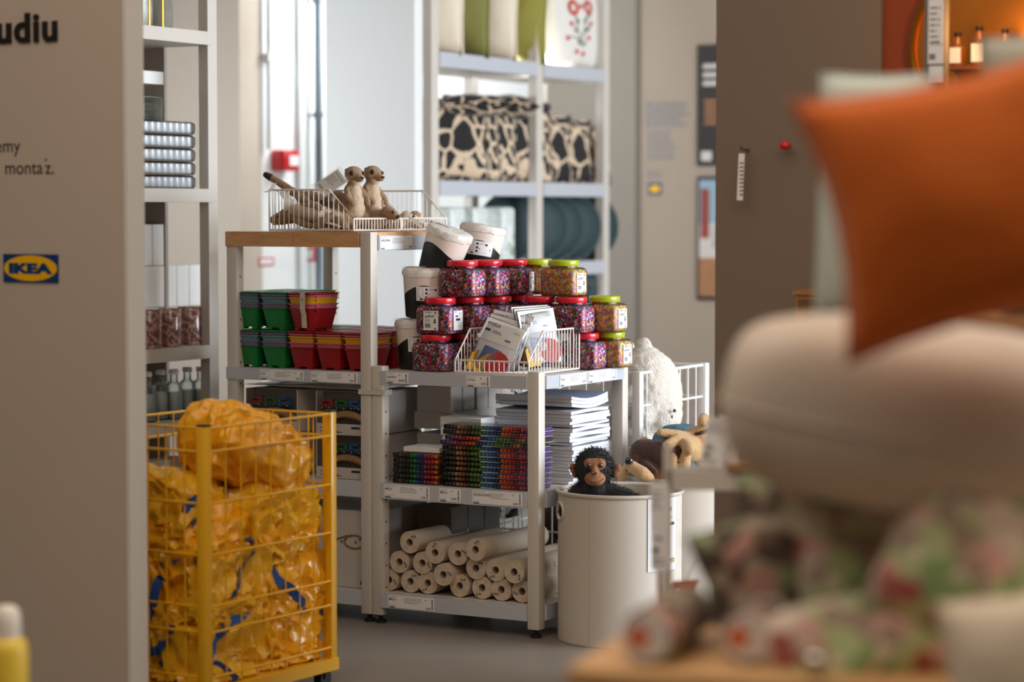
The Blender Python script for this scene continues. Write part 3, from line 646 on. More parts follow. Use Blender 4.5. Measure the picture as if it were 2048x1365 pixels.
# ------------------------------------------------------------------ bagged pegboards in the front basket
M_BAG = clear_mat('bag_film', (250, 250, 250), 1.0, .12, .45); M_PEGB = ramp_mat('blue_pegboard', 'F1', 210, [(0, (46, 110, 200)), (.3, (30, 84, 170))], .4, chan='Distance', bump=.3)
M_PEGY = ramp_mat('yellow_pegboard', 'F1', 210, [(0, (246, 196, 50)), (.3, (224, 168, 30))], .4, chan='Distance', bump=.3); M_PEGR = ramp_mat('red_pegboard', 'F1', 210, [(0, (200, 40, 44)), (.3, (164, 24, 30))], .4, chan='Distance', bump=.3)
def ell(cx, cz, rx, rz, n=24, rot=0, egg=0): 
    out = []
    for i in range(n):
        t = 2 * PI * i / n; x = rx * math.cos(t); z = rz * math.sin(t); x *= 1 - egg * math.sin(t)
        out.append((cx + x * math.cos(rot) - z * math.sin(rot), cz + x * math.sin(rot) + z * math.cos(rot)))
    return out
def peg_bag(label, u, v, z, rot):
    r = thing('pegboard_bag', label, 'craft set', W(u, v, z), rot, 'bagged pegboard sets in the wire basket'); w, h = .165, .215
    obj('bag', pillow_mesh('bag', w, h, .014, M_BAG, 10, .01, .001), None, r, (w / 2, 0, h / 2))
    hd = obj('header_card', MB().box(.004, w - .004, -.0026, -.0012, h * .60, h - .004), M_CARD, r)
    m = MB(); put_text(m, 'PYSSLA', .014, h * .865, .0165, 0, -.003, .0003); bar(m, .014, .035, h * .76, h * .80, 0, -.003); lines(m, .045, .09, h * .78, 2, .006, .003, 0, -.003, 3); bar(m, w * .62, w * .76, h * .68, h * .71, 0, -.003); lines(m, w * .74, w * .92, h * .87, 2, .005, .002, 1, -.003, 5)
    obj('lettering', m, [M_INK, M_GREYINK], hd, angle=0)
    obj('back_card', MB().box(.005, w - .005, .001, .0022, .004, h * .6), M_CARD, r)
    obj('square_pegboard', MB().prism([(.03, .012), (w * .62, .006), (w * .66, h * .5), (.04, h * .52)], -.002, .0005), M_PEGB, r)
    obj('oval_pegboard', MB().prism(ell(w * .38, h * .22, .022, .045, rot=-.5), -.0045, -.0022), M_PEGY, r)
    obj('round_pegboard', MB().prism(ell(w * .68, h * .27, .045, .045), -.007, -.0047), M_PEGR, r)
    obj('corner_pegboard', MB().prism([(.006, .006), (.034, .008), (.026, h * .4), (.006, h * .32)], -.0045, -.0022), M_PEGY, r)
    return r
peg_bag('front pegboard bag leaning at left of the wire basket', -.335, .070, .931, (R(-22), R(17), -PHI + R(4)))
peg_bag('second pegboard bag peeking out behind the front left bag', -.325, .094, .938, (R(-21), R(14), -PHI + R(3)))
peg_bag('third pegboard bag at the back of the left row', -.310, .118, .946, (R(-19), R(10), -PHI + R(2)))
peg_bag('pegboard bag turned to the side at right of basket', -.118, .150, .932, (R(-14), R(-4), -PHI + R(64)))
peg_bag('second turned pegboard bag leaning at right of basket', -.145, .165, .938, (R(-13), R(-3), -PHI + R(63)))
peg_bag('rearmost turned pegboard bag leaning at right of basket', -.172, .180, .944, (R(-12), R(-2), -PHI + R(62)))

# ------------------------------------------------------------------ nested plastic box packs on the tall rack
def box_pack_proto(name, base, mid, band, lid):
    r = thing(name, 'proto', 'storage box', group='nested plastic box packs on the tall rack')
    w, d = .110, .165
    def tap(x, z0, z1, s0, s1, m, nm, rim=True):
        mb = MB().frustum((-w / 2 * s0, w / 2 * s0, -d / 2 * s0, d / 2 * s0, z0), (-w / 2 * s1, w / 2 * s1, -d / 2 * s1, d / 2 * s1, z1), r0=.012)
        if rim: mb.frustum((-w / 2 * s1 - .0035, w / 2 * s1 + .0035, -d / 2 * s1 - .0035, d / 2 * s1 + .0035, z1 - .004), (-w / 2 * s1 - .004, w / 2 * s1 + .004, -d / 2 * s1 - .004, d / 2 * s1 + .004, z1), r0=.013)
        o = obj(nm, mb, m, r, angle=40)
        for sx in (-1, 1):
            obj('hinge_tab', MB().cyl((sx * (w / 2 * s1 + .001), -d / 2 * .5, z1 - .008), (sx * (w / 2 * s1 + .006), -d / 2 * .5, z1 - .008), .0055, n=10), m, o)
        return o
    b = tap(0, .008, .082, .76, .96, base, 'box')
    for sx in (-1, 1):
        for sy in (-1, 1): obj('foot', MB().box(sx * .028 - .010, sx * .028 + .010, sy * .045 - .016, sy * .045 + .016, 0, .009), base, b)
    tap(0, .080, .099, .93, .97, mid, 'inner_box'); tap(0, .097, .121, .92, .985, band, 'inner_box'); tap(0, .120, .131, .96, .99, mid, 'lid_tray')
    obj('lid', MB().frustum((-w / 2 * .97, w / 2 * .97, -d / 2 * .97, d / 2 * .97, .130), (-w / 2, w / 2, -d / 2, d / 2, .135), r0=.012).frustum((-w / 2 - .004, w / 2 + .004, -d / 2 - .004, d / 2 + .004, .135), (-w / 2 - .004, w / 2 + .004, -d / 2 - .004, d / 2 + .004, .139), r0=.014).frustum((-w / 2 + .008, w / 2 - .008, -d / 2 + .008, d / 2 - .008, .139), (-w / 2 + .010, w / 2 - .010, -d / 2 + .010, d / 2 - .010, .1405), r0=.01), base if lid is None else lid, r, angle=40)
    return r
PG = mat('green_plastic', (14, 128, 58), .4, var=.03); PP = mat('lilac_plastic', (132, 112, 150), .4, var=.03); PT_ = mat('teal_plastic', (104, 146, 156), .4, var=.03)
PR = mat('red_box_plastic', (158, 16, 22), .4, var=.03); PK = mat('pink_plastic', (204, 104, 122), .4, var=.03); PY = mat('yellow_plastic', (226, 170, 24), .4, var=.03)
BG_ = box_pack_proto('green_box_pack', PG, PP, PT_, None); BR_ = box_pack_proto('red_box_pack', PR, PK, PY, None)
done = set()
cols = [('g', 'leftmost'), ('g', 'second'), ('r', 'third'), ('r', 'fourth'), ('r', 'fifth')]
for lev in (0, 1):
    for row in range(3):
        for i, (kd, o_) in enumerate(cols):
            if lev == 1 and (i > 2 or (row > 0 and i > 1)): continue
            if row == 2 and (i > 3 or lev): continue
            kind = kd if row == 0 else 'r' if i > 1 else 'g'
            if lev == 1 and i == 2 and row > 0: kind = 'g'
            v = .105 + row * .182; u = -1.255 + .1235 * i + (random.uniform(-.003, .003)); z = .912 + lev * .143
            if lev == 1 and i == 2: u += .006
            rz = -PHI + R(random.uniform(-1.5, 1.5)) + (R(-8) if (lev == 1 and i == 2 and row == 0) else 0)
            cn = 'green' if kind == 'g' else 'red'
            where = 'front row' if row == 0 else 'second row' if row == 1 else 'back row'
            text = f'{cn} nested box pack, {o_} from left in {where}, ' + ('upper layer' if lev else 'lower layer')
            loc = W(u, v, z)
            if kind in done: o = dup(BG_ if kind == 'g' else BR_, text, loc, (0, 0, rz))
            else: done.add(kind); o = BG_ if kind == 'g' else BR_; o.location = loc; o.rotation_euler = (0, 0, rz); o['label'] = text
            if lev == 1 and i == 2 and row == 0: BAND = o
mb = MB(); x = .034; pth = [(.0445, .01), (.0505, .06), (.0565, .08), (.0595, .131), (.062, .1415)]
pts = [(-d_ * 1.5 - .0018, z) for d_, z in pth]
mb.add([(xx - (.141 - z) * .10, y - .002, z) for y, z in pts for xx in (x - .013, x + .013)], [(2 * i, 2 * i + 1, 2 * i + 3, 2 * i + 2) for i in range(len(pts) - 1)])
mb.add([(x - .013, -.096, .1415), (x + .013, -.096, .1415), (x + .013, .09, .142), (x - .013, .09, .142)], [(0, 1, 2, 3)])
bd = obj('paper_band', mb, M_SLEEVE, BAND, angle=60)
m = MB(); 
for zz in (.118, .112, .075, .06, .052): bar(m, x - .008, x + .004, zz, zz + .002, 0, -.0945)
obj('lettering', m, [M_GREYINK], bd, angle=0)
# ------------------------------------------------------------------ wooden train sets on the tall rack
M_CARTON = mat('white_carton', (196, 190, 184), .6, var=.03); M_CARTIN = mat('grey_carton_inside', (120, 114, 110), .8, var=.05)
M_TRACK = wood('beech_track', (214, 172, 124), (228, 190, 146), (2, 2, 2), 20)
def train_car(parent, x, z, col, nose):
    L = .058; pr = [(0, .004), (0, .026), (.006, .033), (L - .006, .033), (L, .026), (L, .004)] if not nose else ([(0, .004), (.004, .016), (.022, .033), (L, .033), (L, .004)] if nose < 0 else [(0, .004), (0, .033), (L - .022, .033), (L - .004, .016), (L, .004)])
    c = obj('train_car', MB().prism([(x + a, z + b) for a, b in pr], .006, .030), col, parent)
    for wx in (.013, L - .013): obj('wheel', MB().cyl((x + wx, .003, z + .004), (x + wx, .007, z + .004), .0075, n=12).cyl((x + wx, .002, z + .004), (x + wx, .0032, z + .004), .003, n=8, mi=1), [M_BLACK, M_CARD], c)
    obj('window_band', MB().box(x + .014, x + L - .014, .0055, .0065, z + .017, z + .026), M_BLACK, c)
def train_box(label, u, z, w):
    r = thing('train_set_box', label, 'toy box', W(u, .035, z), group='boxed wooden train sets'); h, d = .158, .36; t = .004
    mb = MB(); mb.box(0, t, 0, d, 0, h).box(w - t, w, 0, d, 0, h).box(0, w, 0, d, 0, t).box(0, w, .05, d, h - t, h)
    obj('carton', mb, M_CARTON, r); obj('back_tray', MB().box(t, w - t, .045, .05, t, h - t), M_CARTIN, r)
    obj('front_strip', MB().box(0, w, -.001, .001, 0, h * .26), M_CARTON, r)
    m = MB(); bar(m, w * .66, w * .82, h * .15, h * .20, 0, -.0016); bar(m, w * .86, w * .91, h * .14, h * .20, 0, -.0016); lines(m, w * .08, w * .45, h * .15, 2, .012, .0025, 0, -.0016, int(u * 90)); bar(m, w * .15, w * .5, h * .05, h * .065, 0, -.0016)
    obj('print', m, [M_INK, M_GREYINK], r, angle=0)
    obj('window_film', MB().add([(t, 0, h * .26), (w - t, 0, h * .26), (w - t, 0, h - .002), (t, 0, h - .002)], [(0, 1, 2, 3)]), M_CLEAR, r, angle=0)
    zt = h * .60
    train_car(r, .012, zt, mat('toy_red', (196, 34, 32), .4), -1); train_car(r, .076, zt, mat('toy_green', (36, 128, 60), .4), 0); train_car(r, .14, zt, mat('toy_blue', (40, 120, 190), .4), 1)
    mb = MB(); n = 14; lo = []
    for k, (x0, z0) in enumerate(((.05, .045), (.02, .038))):
        a = [(x0 + (w - x0 - .006) * i / n, z0 + .044 * math.sin(PI * (.15 + .8 * i / n))) for i in range(n + 1)]; pl = a + [(p[0], p[1] - .022) for p in reversed(a)]
        mb = MB()
        for i in range(n):
            q = [a[i], a[i + 1], (a[i + 1][0], a[i + 1][1] - .02), (a[i][0], a[i][1] - .02)]; mb.prism(q, .012 + k * .014, .024 + k * .014)
        obj('track_piece', mb, M_TRACK, r)
    return r
train_box('train set box at left, upper row behind the yellow cart', -1.262, .675, .235)
train_box('train set box next to the double post, upper row', -.945, .675, .235)
train_box('train set box at left, lower row behind the yellow cart', -1.262, .515, .235)
train_box('train set box next to the double post, lower row', -.945, .515, .235)
tag(obj('film_wrap', pillow_mesh('film_wrap', .60, .30, .016, M_FILM, 16, .02, .006, 3), None, None, W(-1.0, .20, .845), (PI / 2, 0, -PHI)), 'crumpled white film lying on top of the train set boxes', 'plastic film')
def track_carton(label, u, w, z, h):
    r = thing('track_set_carton', label, 'carton', W(u, .04, z)); d = .38
    obj('carton', rmesh('carton', w, d, h, .003, M_CARTON, 1), None, r, (w / 2, d / 2, 0))
    m = MB(); pts = [(w * .80 + .045 * math.cos(t), -.0012, h * .60 + .024 * math.sin(t)) for t in [i * PI / 14 for i in range(28)]]
    m.tube(pts, .0035, 6, closed=True); m.tube([(w * .80 - .045, -.0012, h * .60), (w * .73, -.0012, h * .68), (w * .60, -.0012, h * .62)], .0035, 6)
    for k in range(6): m.cyl((w * .66 + k * .02, -.001, h * .58 + .012 * (k % 3)), (w * .66 + k * .02, -.0012, h * .61 + .012 * (k % 3)), .003, n=5, mi=1)
    m.box(w * .86, w * .95, -.001, -.0005, h * .05, h * .10, 2)
    obj('print', m, [mat('track_print', (150, 96, 60), .7), mat('tree_print', (40, 90, 54), .7), M_INK], r, angle=0)
track_carton('large white carton with printed toy railway on the bottom shelf', -1.10, .40, .113, .285)
track_carton('white carton partly hidden behind the yellow cart on bottom shelf', -1.295, .185, .113, .27)

# ------------------------------------------------------------------ felt pen packs, white pads, cartons on the lower rack
SPEC12 = [(30, 30, 34), (96, 92, 96), (52, 44, 44), (60, 40, 30), (30, 130, 60), (40, 160, 90), (30, 90, 180), (60, 40, 130), (190, 60, 120), (200, 40, 60), (220, 50, 44), (240, 150, 40)]
SPEC24 = [(40, 40, 42), (70, 70, 74), (90, 84, 82), (206, 150, 100), (176, 120, 72), (130, 90, 60), (90, 70, 54), (70, 150, 50), (96, 140, 50), (130, 140, 60), (50, 150, 140), (90, 130, 190), (60, 110, 180), (40, 80, 150), (50, 60, 110), (240, 120, 40), (244, 96, 36), (230, 70, 40), (196, 54, 60), (150, 40, 60), (214, 84, 110), (190, 70, 130), (130, 90, 180), (100, 60, 150)]
PENS = {}
def pen_mesh(c):
    if c not in PENS:
        m = mat('pen_%d_%d_%d' % c, c, .35, coat=.3, var=.02)
        PENS[c] = MB().lathe([(.0045, 0), (.0064, .0016), (.0072, .006), (.0072, .036), (.0066, .037), (.0066, .125), (.004, .13)], 10).mesh('felt_pen', m)
    return PENS[c]
def pen_pack(label, u, v, z, cols, pitch, rz, group, order):
    r = thing('felt_pen_pack', label, 'pen pack', W(u, v, z), (0, 0, -PHI + rz), group); n = len(cols); w = n * pitch
    seq = cols if order else cols[::-1]
    for i, c in enumerate(seq): obj('felt_pen', pen_mesh(c), None, r, (.004 + pitch * (i + .5), .004, .0086), (-PI / 2, 0, 0))
    obj('sleeve', MB().box(0, w + .008, 0,   .138, .0002, .0168), M_CLEAR, r)
    obj('backing_card', MB().box(0, w + .008, .03, .138, -.0004, .0002), M_CARD, r)
Z0 = .5145
rr = random.Random(3)
N5 = 6; u0 = hv(789, 960, .03)[0]
for k in range(N5):
    nm = 'bottom' if k == 0 else 'topmost' if k == N5 - 1 else ORD[k] + ' from bottom'
    pen_pack(f'twelve-pen pack, {nm} in the short stack at left', u0 + .001 + rr.uniform(-.003, .003), .02 + rr.uniform(-.004, .004), Z0 + k * .0186, SPEC12, .0150, rr.uniform(-.01, .01), 'short stack of twelve-pen packs', True)
N12 = 12; u1 = hv(889, 960, .035)[0]
for k in range(N12):
    nm = 'bottom' if k == 0 else 'topmost' if k == N12 - 1 else ORD[k] + ' from bottom'
    pen_pack(f'many-coloured pen pack, {nm} in the tall stack', u1 + rr.uniform(-.006, .004) + (.014 if k == 9 else -.008 if k == 8 else 0), .022 + rr.uniform(-.005, .005), Z0 + k * .0186, SPEC24, .0152, rr.uniform(-.012, .012), 'tall stack of many-coloured pen packs', k not in (8, 9))
for k in range(7):
    tag(obj('white_pad', rmesh('white_pad', .17, .12, .0155, .001, M_CARD, 1), None, None, W(-.405 + rr.uniform(-.006, .006), .225 + rr.uniform(-.01, .01), .5145 + (.08 if k < 0 else 0) + k * .0335), (0, 0, -PHI + rr.uniform(-.03, .03)), (1, 1, 2.1)), f'white boxed pad beside the pens, {"lowest" if k == 0 else ORD[k] + " from the bottom"} of its stack', 'pad', 'white boxed pads behind the pens')
tag(obj('white_pad', rmesh('white_pad', .15, .11, .018, .001, M_CARD, 1), None, None, W(-.50, .105, Z0 + 6 * .0186 + .001), (0, 0, -PHI + .02)), 'white pad lying on the short pen stack', 'pad')
# drawing pads: one stack, fanned, spines towards us
M_PADS = ramp_mat('page_edges', 'NOISE', 14, [(0, (236, 238, 242)), (.46, (218, 224, 232)), (.56, (244, 244, 244))], .7, stretch=(.3, .3, 160)); M_COVER = mat('pad_cover', (228, 232, 242), .5, var=.02); M_COVERB = mat('pad_cover_blue', (176, 188, 222), .45, var=.08, vscale=6)
pz = .5145
for k in range(24):
    th = random.uniform(.0095, .0135); w, d = .31, .295; bend = .004 * math.sin(k * .35) + (.010 if k > 20 else 0); n = 10
    r = thing('drawing_pad', f'drawing pad, {"lowest" if k == 0 else "topmost" if k == 23 else ORD[k] + " from the bottom"} of the tall paper stack', 'drawing pad', W(-.165 + rr.uniform(-.006, .006), .43 + rr.uniform(-.008, .008), pz), (0, 0, -PHI + rr.uniform(-.035, .035)), 'stack of drawing pads on the lower rack')
    def sheet(z0, z1, e): 
        lo = []
        for i in range(n + 1):
            y = -d / 2 + d * i / n; q = bend * (1 - math.cos(PI * 2 * i / n)) * .5 * (-1 if k % 2 else 1) if k < 21 else -bend * math.sin(PI * i / n) + bend
            lo.append([(-w / 2 - e, y, z0 + q), (w / 2 + e, y, z0 + q), (w / 2 + e, y, z1 + q), (-w / 2 - e, y, z1 + q)])
        return MB().loft(lo)
    obj('pages', sheet(.0008, th - .0014, 0), M_PADS, r, angle=60)
    obj('cover', sheet(th - .0014, th - .0004, .002), M_COVERB if k == 23 else M_COVER, r, angle=60); obj('back_cover', sheet(0, .0008, .002), M_GREYINK if k % 4 == 0 else M_COVER, r, angle=60)
    pz += th + (.0045 if k > 5 and k % 5 == 0 else .0006)
# cartons standing along the left side in two display trays
for lev, z in ((0, .5145), (1, .690)):
    t = thing('display_tray', f'low white display tray holding upright cartons, {"lower" if lev == 0 else "upper"} of two', 'tray', W(-.668, .275, z), group='white display trays on the lower rack')
    h = .062; mb = MB(); obj('tray_base', MB().box(0, .16, 0, .385, 0, .003), M_CARTON, t); obj('tray_front', MB().prism([(0, .003), (.16, .003), (.16, h * .7), (.11, h), (0, h)], 0, .003), M_CARTON, t); obj('tray_side', MB().box(.157, .160, .003, .385, .003, h), M_CARTON, t); obj('tray_side', MB().box(0, .003, .003, .385, .003, h), M_CARTON, t)
    for k in range(4):
        tag(obj('white_carton', rmesh('white_carton', .145, .085, .155, .002, M_CARTON, 1), None, None, W(-.588 + rr.uniform(-.003, .003), .325 + k * .0945, z + .0035), (0, 0, -PHI + rr.uniform(-.03, .03))), f'upright white carton, {ORD[k]} from the front in the {"lower" if lev == 0 else "upper"} tray', 'carton', 'upright white cartons in display trays')

# ------------------------------------------------------------------ paper rolls on the bottom shelf
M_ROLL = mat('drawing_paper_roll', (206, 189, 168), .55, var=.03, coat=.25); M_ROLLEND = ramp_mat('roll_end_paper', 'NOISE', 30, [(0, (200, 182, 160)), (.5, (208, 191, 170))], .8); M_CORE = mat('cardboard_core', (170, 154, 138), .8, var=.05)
def roll_proto():
    r = thing('paper_roll', 'proto', 'paper roll', group='drawing paper rolls on the bottom shelf'); R_, ri, L = .0405, .0135, .45
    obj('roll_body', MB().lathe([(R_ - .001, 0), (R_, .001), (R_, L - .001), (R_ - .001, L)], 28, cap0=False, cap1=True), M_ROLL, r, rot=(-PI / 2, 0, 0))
    mb = MB(); pr = [(R_ - .001, 0), (.033, .0012), (.0325, .0002), (.026, .0010), (.0255, .0002), (.019, .0008), (ri, .0004)]
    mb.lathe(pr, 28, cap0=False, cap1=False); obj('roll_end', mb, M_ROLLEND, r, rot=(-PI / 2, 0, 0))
    obj('core_tube', MB().lathe([(ri, .0004), (ri, .035)], 16, cap0=False, cap1=True), M_CORE, r, rot=(-PI / 2, 0, 0))
    m = MB()
    for k in range(5):
        y = .055 + k * .085
        for j, a0 in enumerate((.35, .62)):
            for q in range(4):
                a = a0 + q * .05; x0, z0 = (R_ + .0004) * math.cos(a), (R_ + .0004) * math.sin(a); x1, z1 = (R_ + .0004) * math.cos(a + .034), (R_ + .0004) * math.sin(a + .034)
                m.add([(x0, y, z0), (x0, y + .008 - (q % 2) * .003, z0), (x1, y + .008 - (q % 2) * .003, z1), (x1, y, z1)], [(0, 1, 2, 3)])
    obj('wrapper_print', m, M_INK, r, angle=0)
    m = MB()
    for j, (x, z) in enumerate(((.020, .0), (.026, -.010))):
        for q in range(3): bar(m, x, x + .007, z - q * .003, z - q * .003 + .0016, 0, -.0006)
    obj('end_print', m, M_INK, r, angle=0)
    return r
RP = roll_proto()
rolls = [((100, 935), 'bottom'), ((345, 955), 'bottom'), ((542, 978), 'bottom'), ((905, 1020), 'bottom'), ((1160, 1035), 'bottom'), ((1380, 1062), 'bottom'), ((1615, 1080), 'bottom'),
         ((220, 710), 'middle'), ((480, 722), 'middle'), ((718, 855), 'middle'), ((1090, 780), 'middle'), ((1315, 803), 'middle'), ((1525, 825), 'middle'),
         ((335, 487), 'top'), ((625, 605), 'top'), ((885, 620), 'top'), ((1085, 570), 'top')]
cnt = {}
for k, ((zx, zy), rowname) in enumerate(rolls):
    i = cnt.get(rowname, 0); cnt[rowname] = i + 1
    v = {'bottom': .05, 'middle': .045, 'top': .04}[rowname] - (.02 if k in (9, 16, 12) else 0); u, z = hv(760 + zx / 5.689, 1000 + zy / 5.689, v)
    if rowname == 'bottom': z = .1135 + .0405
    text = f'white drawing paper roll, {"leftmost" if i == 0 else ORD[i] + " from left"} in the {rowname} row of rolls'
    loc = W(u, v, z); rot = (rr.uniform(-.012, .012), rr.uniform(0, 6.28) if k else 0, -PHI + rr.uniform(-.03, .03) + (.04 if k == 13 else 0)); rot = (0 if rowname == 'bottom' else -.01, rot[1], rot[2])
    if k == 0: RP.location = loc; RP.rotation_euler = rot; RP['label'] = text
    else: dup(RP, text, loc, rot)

M_GREYC = mat('grey_carton', (112, 104, 98), .8, var=.05)
for k in range(3):
    t = thing('grey_carton', f'grey carton behind the paper rolls, {ORD[k]} from the front', 'carton', W(-.58, .33 + k * .122, .1135), group='grey cartons behind the paper rolls')
    obj('carton', rmesh('carton', .15, .118, .29, .003, M_GREYC, 1), None, t); obj('tape_strip', MB().box(-.012, .012, -.0595, .0595, .2901, .2908), M_CARTIN, t)
# ------------------------------------------------------------------ plush meerkats on the birch top
M_FURB = mat('meerkat_fur', (166, 132, 98), .9, var=.22, vscale=60, bump=.7, bscale=260, sheen=.3); M_FURL = mat('meerkat_belly_fur', (214, 190, 164), .9, var=.12, vscale=50, bump=.6, bscale=240, sheen=.3)
M_FURD = mat('dark_brown_fur', (54, 42, 36), .9, var=.2, vscale=80, bump=.6, bscale=260); M_EYE = mat('glossy_eye', (22, 14, 12), .05, coat=1.0, var=.02); M_NOSE = mat('nose_felt', (66, 46, 40), .7, var=.1)
def meerkat():
    r = thing('plush_meerkat', 'proto', 'plush toy', group='plush meerkats in the wire basket')
    b = blob('body', [('s', (0, .004, .060), (.054, .048, .062)), ('s', (0, 0, .11), (.043, .037, .05)), ('s', (0, 0, .15), (.034, .030, .03)), ('c', [(0, .002, .165), (0, -.004, .195)], [.020, .024]),
        ('s', (0, -.006, .207), (.037, .034, .032)), ('c', [(0, -.022, .199), (0, -.052, .190)], [.022, .012]), ('s', (.026, .006, .222), (.008, .006, .009)), ('s', (-.026, .006, .222), (.008, .006, .009)),
        ('c', [(.030, -.006, .150), (.044, -.028, .120), (.034, -.050, .098)], [.013, .012, .011]), ('c', [(-.030, -.006, .150), (-.044, -.028, .120), (-.034, -.050, .098)], [.013, .012, .011]),
        ('s', (.038, -.014, .036), (.022, .032, .034)), ('s', (-.038, -.014, .036), (.022, .032, .034)), ('c', [(.036, -.030, .014), (.042, -.064, .012)], [.014, .012]), ('c', [(-.036, -.030, .014), (-.042, -.064, .012)], [.014, .012]),
        ('c', [(0, .04, .02), (.03, .06, .016), (.06, .065, .016)], [.016, .013, .012])], .0042, M_FURB, r, 2, rough=.0016, rscale=140)
    blob('belly', [('s', (0, -.022, .085), (.036, .030, .055)), ('s', (0, -.016, .14), (.027, .022, .03)), ('s', (0, -.020, .180), (.021, .020, .016))], .0042, M_FURL, r, 2, rough=.0012, rscale=140)
    obj('tail_tip', MB().sph((.068, .066, .016), (.016, .0125, .0125), 14), M_FURD, r); obj('nose', MB().sph((0, -.0625, .193), (.0075, .0055, .0055), 12), M_NOSE, r)
    for s in (-1, 1):
        e = obj('eye_patch', MB().sph((s * .0225, -.026, .211), (.0095, .0085, .0105), 14), M_FURD, r); obj('eye', MB().sph((s * .0255, -.0335, .2115), .0055, 12), M_EYE, e)
    obj('mouth', MB().tube([(-.008, -.056, .183), (0, -.060, .181), (.008, -.056, .183)], .0009, 5), M_FURD, r)
    return r
MK = meerkat()
face = math.atan2(.80, .60)    # facing right and towards the camera
def mk(label, px, v, z, rot, first=False, u=None, sc=1.0):
    u = hv(px, 420, v)[0] if u is None else u; loc = W(u, v, z); o = MK if first else dup(MK, label); o['label'] = label; o.location = loc; o.rotation_euler = rot; o.scale = (sc,) * 3; return o
zb = 1.4265
mk('plush meerkat sitting upright nearest the camera, price tag at neck', 706, .20, zb, (0, 0, R(38)), True, sc=.99)
mk('plush meerkat sitting upright behind the first, arm over basket rim', 738, .285, zb + .004, (0, R(4), R(48)), sc=.99)
def lying(label, items, belly, tip, nose, eyes, v=.10):
    """a slumped meerkat; every joint is given as (pixel x, pixel y, v) on its own depth plane"""
    base = W(-.95, v, zb); t = thing('plush_meerkat', label, 'plush toy', base, (0, 0, 0), 'plush meerkats in the wire basket')
    P = lambda q: tuple(at_v(*q) - base)
    blob('body', [('c', [P(q) for q in pts], rs) for pts, rs in items], .0045, M_FURB, t, 2, rough=.0016, rscale=140)
    if belly: blob('belly', [('c', [P(q) for q in belly[0]], belly[1])], .0045, M_FURL, t, 2, rough=.0012, rscale=140)
    if tip: obj('tail_tip', MB().tube([P(tip[0]), P(tip[1])], [.0145, .0115], 12).sph(P(tip[1]), .0115, 12), M_FURD, t, angle=60)
    if nose: obj('nose', MB().sph(P(nose), (.008, .008, .007), 12), M_NOSE, t)
    for e in eyes: obj('eye', MB().sph(P(e), .006, 12), M_EYE, t)
    return t
def at_v(px, py, v): u, z = hv(px, py, v); return W(u, v, z)
lying('plush meerkat lying on its back along the front of basket, head left',
    [([(558, 438, .075), (588, 428, .08), (640, 434, .09), (672, 440, .10)], [.024, .036, .042, .034]), ([(550, 440, .07), (568, 436, .075)], [.020, .026]), ([(600, 415, .065), (630, 410, .05), (645, 418, .045)], [.014, .013, .011]), ([(590, 440, .05), (610, 450, .04), (622, 452, .035)], [.013, .012, .011]), ([(668, 432, .06), (650, 440, .04), (634, 452, .036)], [.018, .016, .015]), ([(680, 440, .06), (690, 452, .045)], [.016, .014])],
    ([(590, 421, .06), (630, 428, .062), (655, 434, .07)], [.024, .030, .026]), None, (546, 440, .06), [(556, 433, .05)], .08)
lying('plush meerkat with raised dark-tipped tail at the back left of basket',
    [([(620, 400, .20), (650, 415, .20), (680, 420, .20)], [.036, .042, .04]), ([(612, 396, .19), (585, 384, .17), (560, 366, .16), (543, 356, .155)], [.020, .017, .0145, .0135]), ([(600, 395, .13), (622, 410, .12), (640, 425, .12)], [.018, .015, .013]), ([(640, 395, .15), (665, 398, .13)], [.016, .014]), ([(655, 430, .16), (690, 440, .15)], [.03, .028])],
    None, ((543, 356, .155), (532, 350, .15)), None, [], .20)
lying('plush meerkat curled low behind the upright pair',
    [([(755, 440, .27), (775, 430, .28)], [.034, .028]), ([(775, 425, .26), (790, 432, .25)], [.026, .017]), ([(760, 415, .30), (764, 405, .30)], [.014, .010]), ([(745, 445, .25), (752, 455, .23)], [.015, .013])], None, None, (796, 434, .245), [(786, 424, .235)], .27)
lying('plush meerkat squeezed behind the lying ones, only back showing',
    [([(655, 400, .27), (675, 395, .28), (690, 410, .28)], [.026, .028, .036]), ([(660, 388, .26), (650, 382, .25)], [.018, .012]), ([(690, 440, .26), (680, 450, .24)], [.03, .026])], None, None, (646, 381, .245), [(655, 380, .24)], .27)
# swing tags
def swing_tag(label, p, rot, w, h, name, price, m=None, cat='price tag'):
    t = thing('price_tag', label, cat, p, rot); c = obj('card', MB().box(0, w, -.0006, .0006, -h, 0), M_CARD, t)
    q = MB(); put_text(q, name, w * .08, -h * .16, w * .15, 0, -.001, squeeze=.85); lines(q, w * .08, w * .8, -h * .28, 5, h * .07, h * .022, 1, -.001, 7); put_text(q, price, w * .08, -h * .9, w * .2, 0, -.001, .0003)
    obj('lettering', q, [M_INK, M_GREYINK], c, angle=0); obj('plastic_pocket', MB().box(-.004, w + .004, -.0016, .0016, -h - .012, .012), M_BAG, t); return t
u_, z_ = hv(676, 338, .13)
swing_tag('white price tag in plastic pocket hanging from the meerkat neck', W(u_, .13, z_), (R(-24), R(52), -PHI + R(8)), .060, .105, 'SANDLÖPARE', '29,99')
M_RAG = mat('care_label_cloth', (232, 224, 214), .8, var=.05)
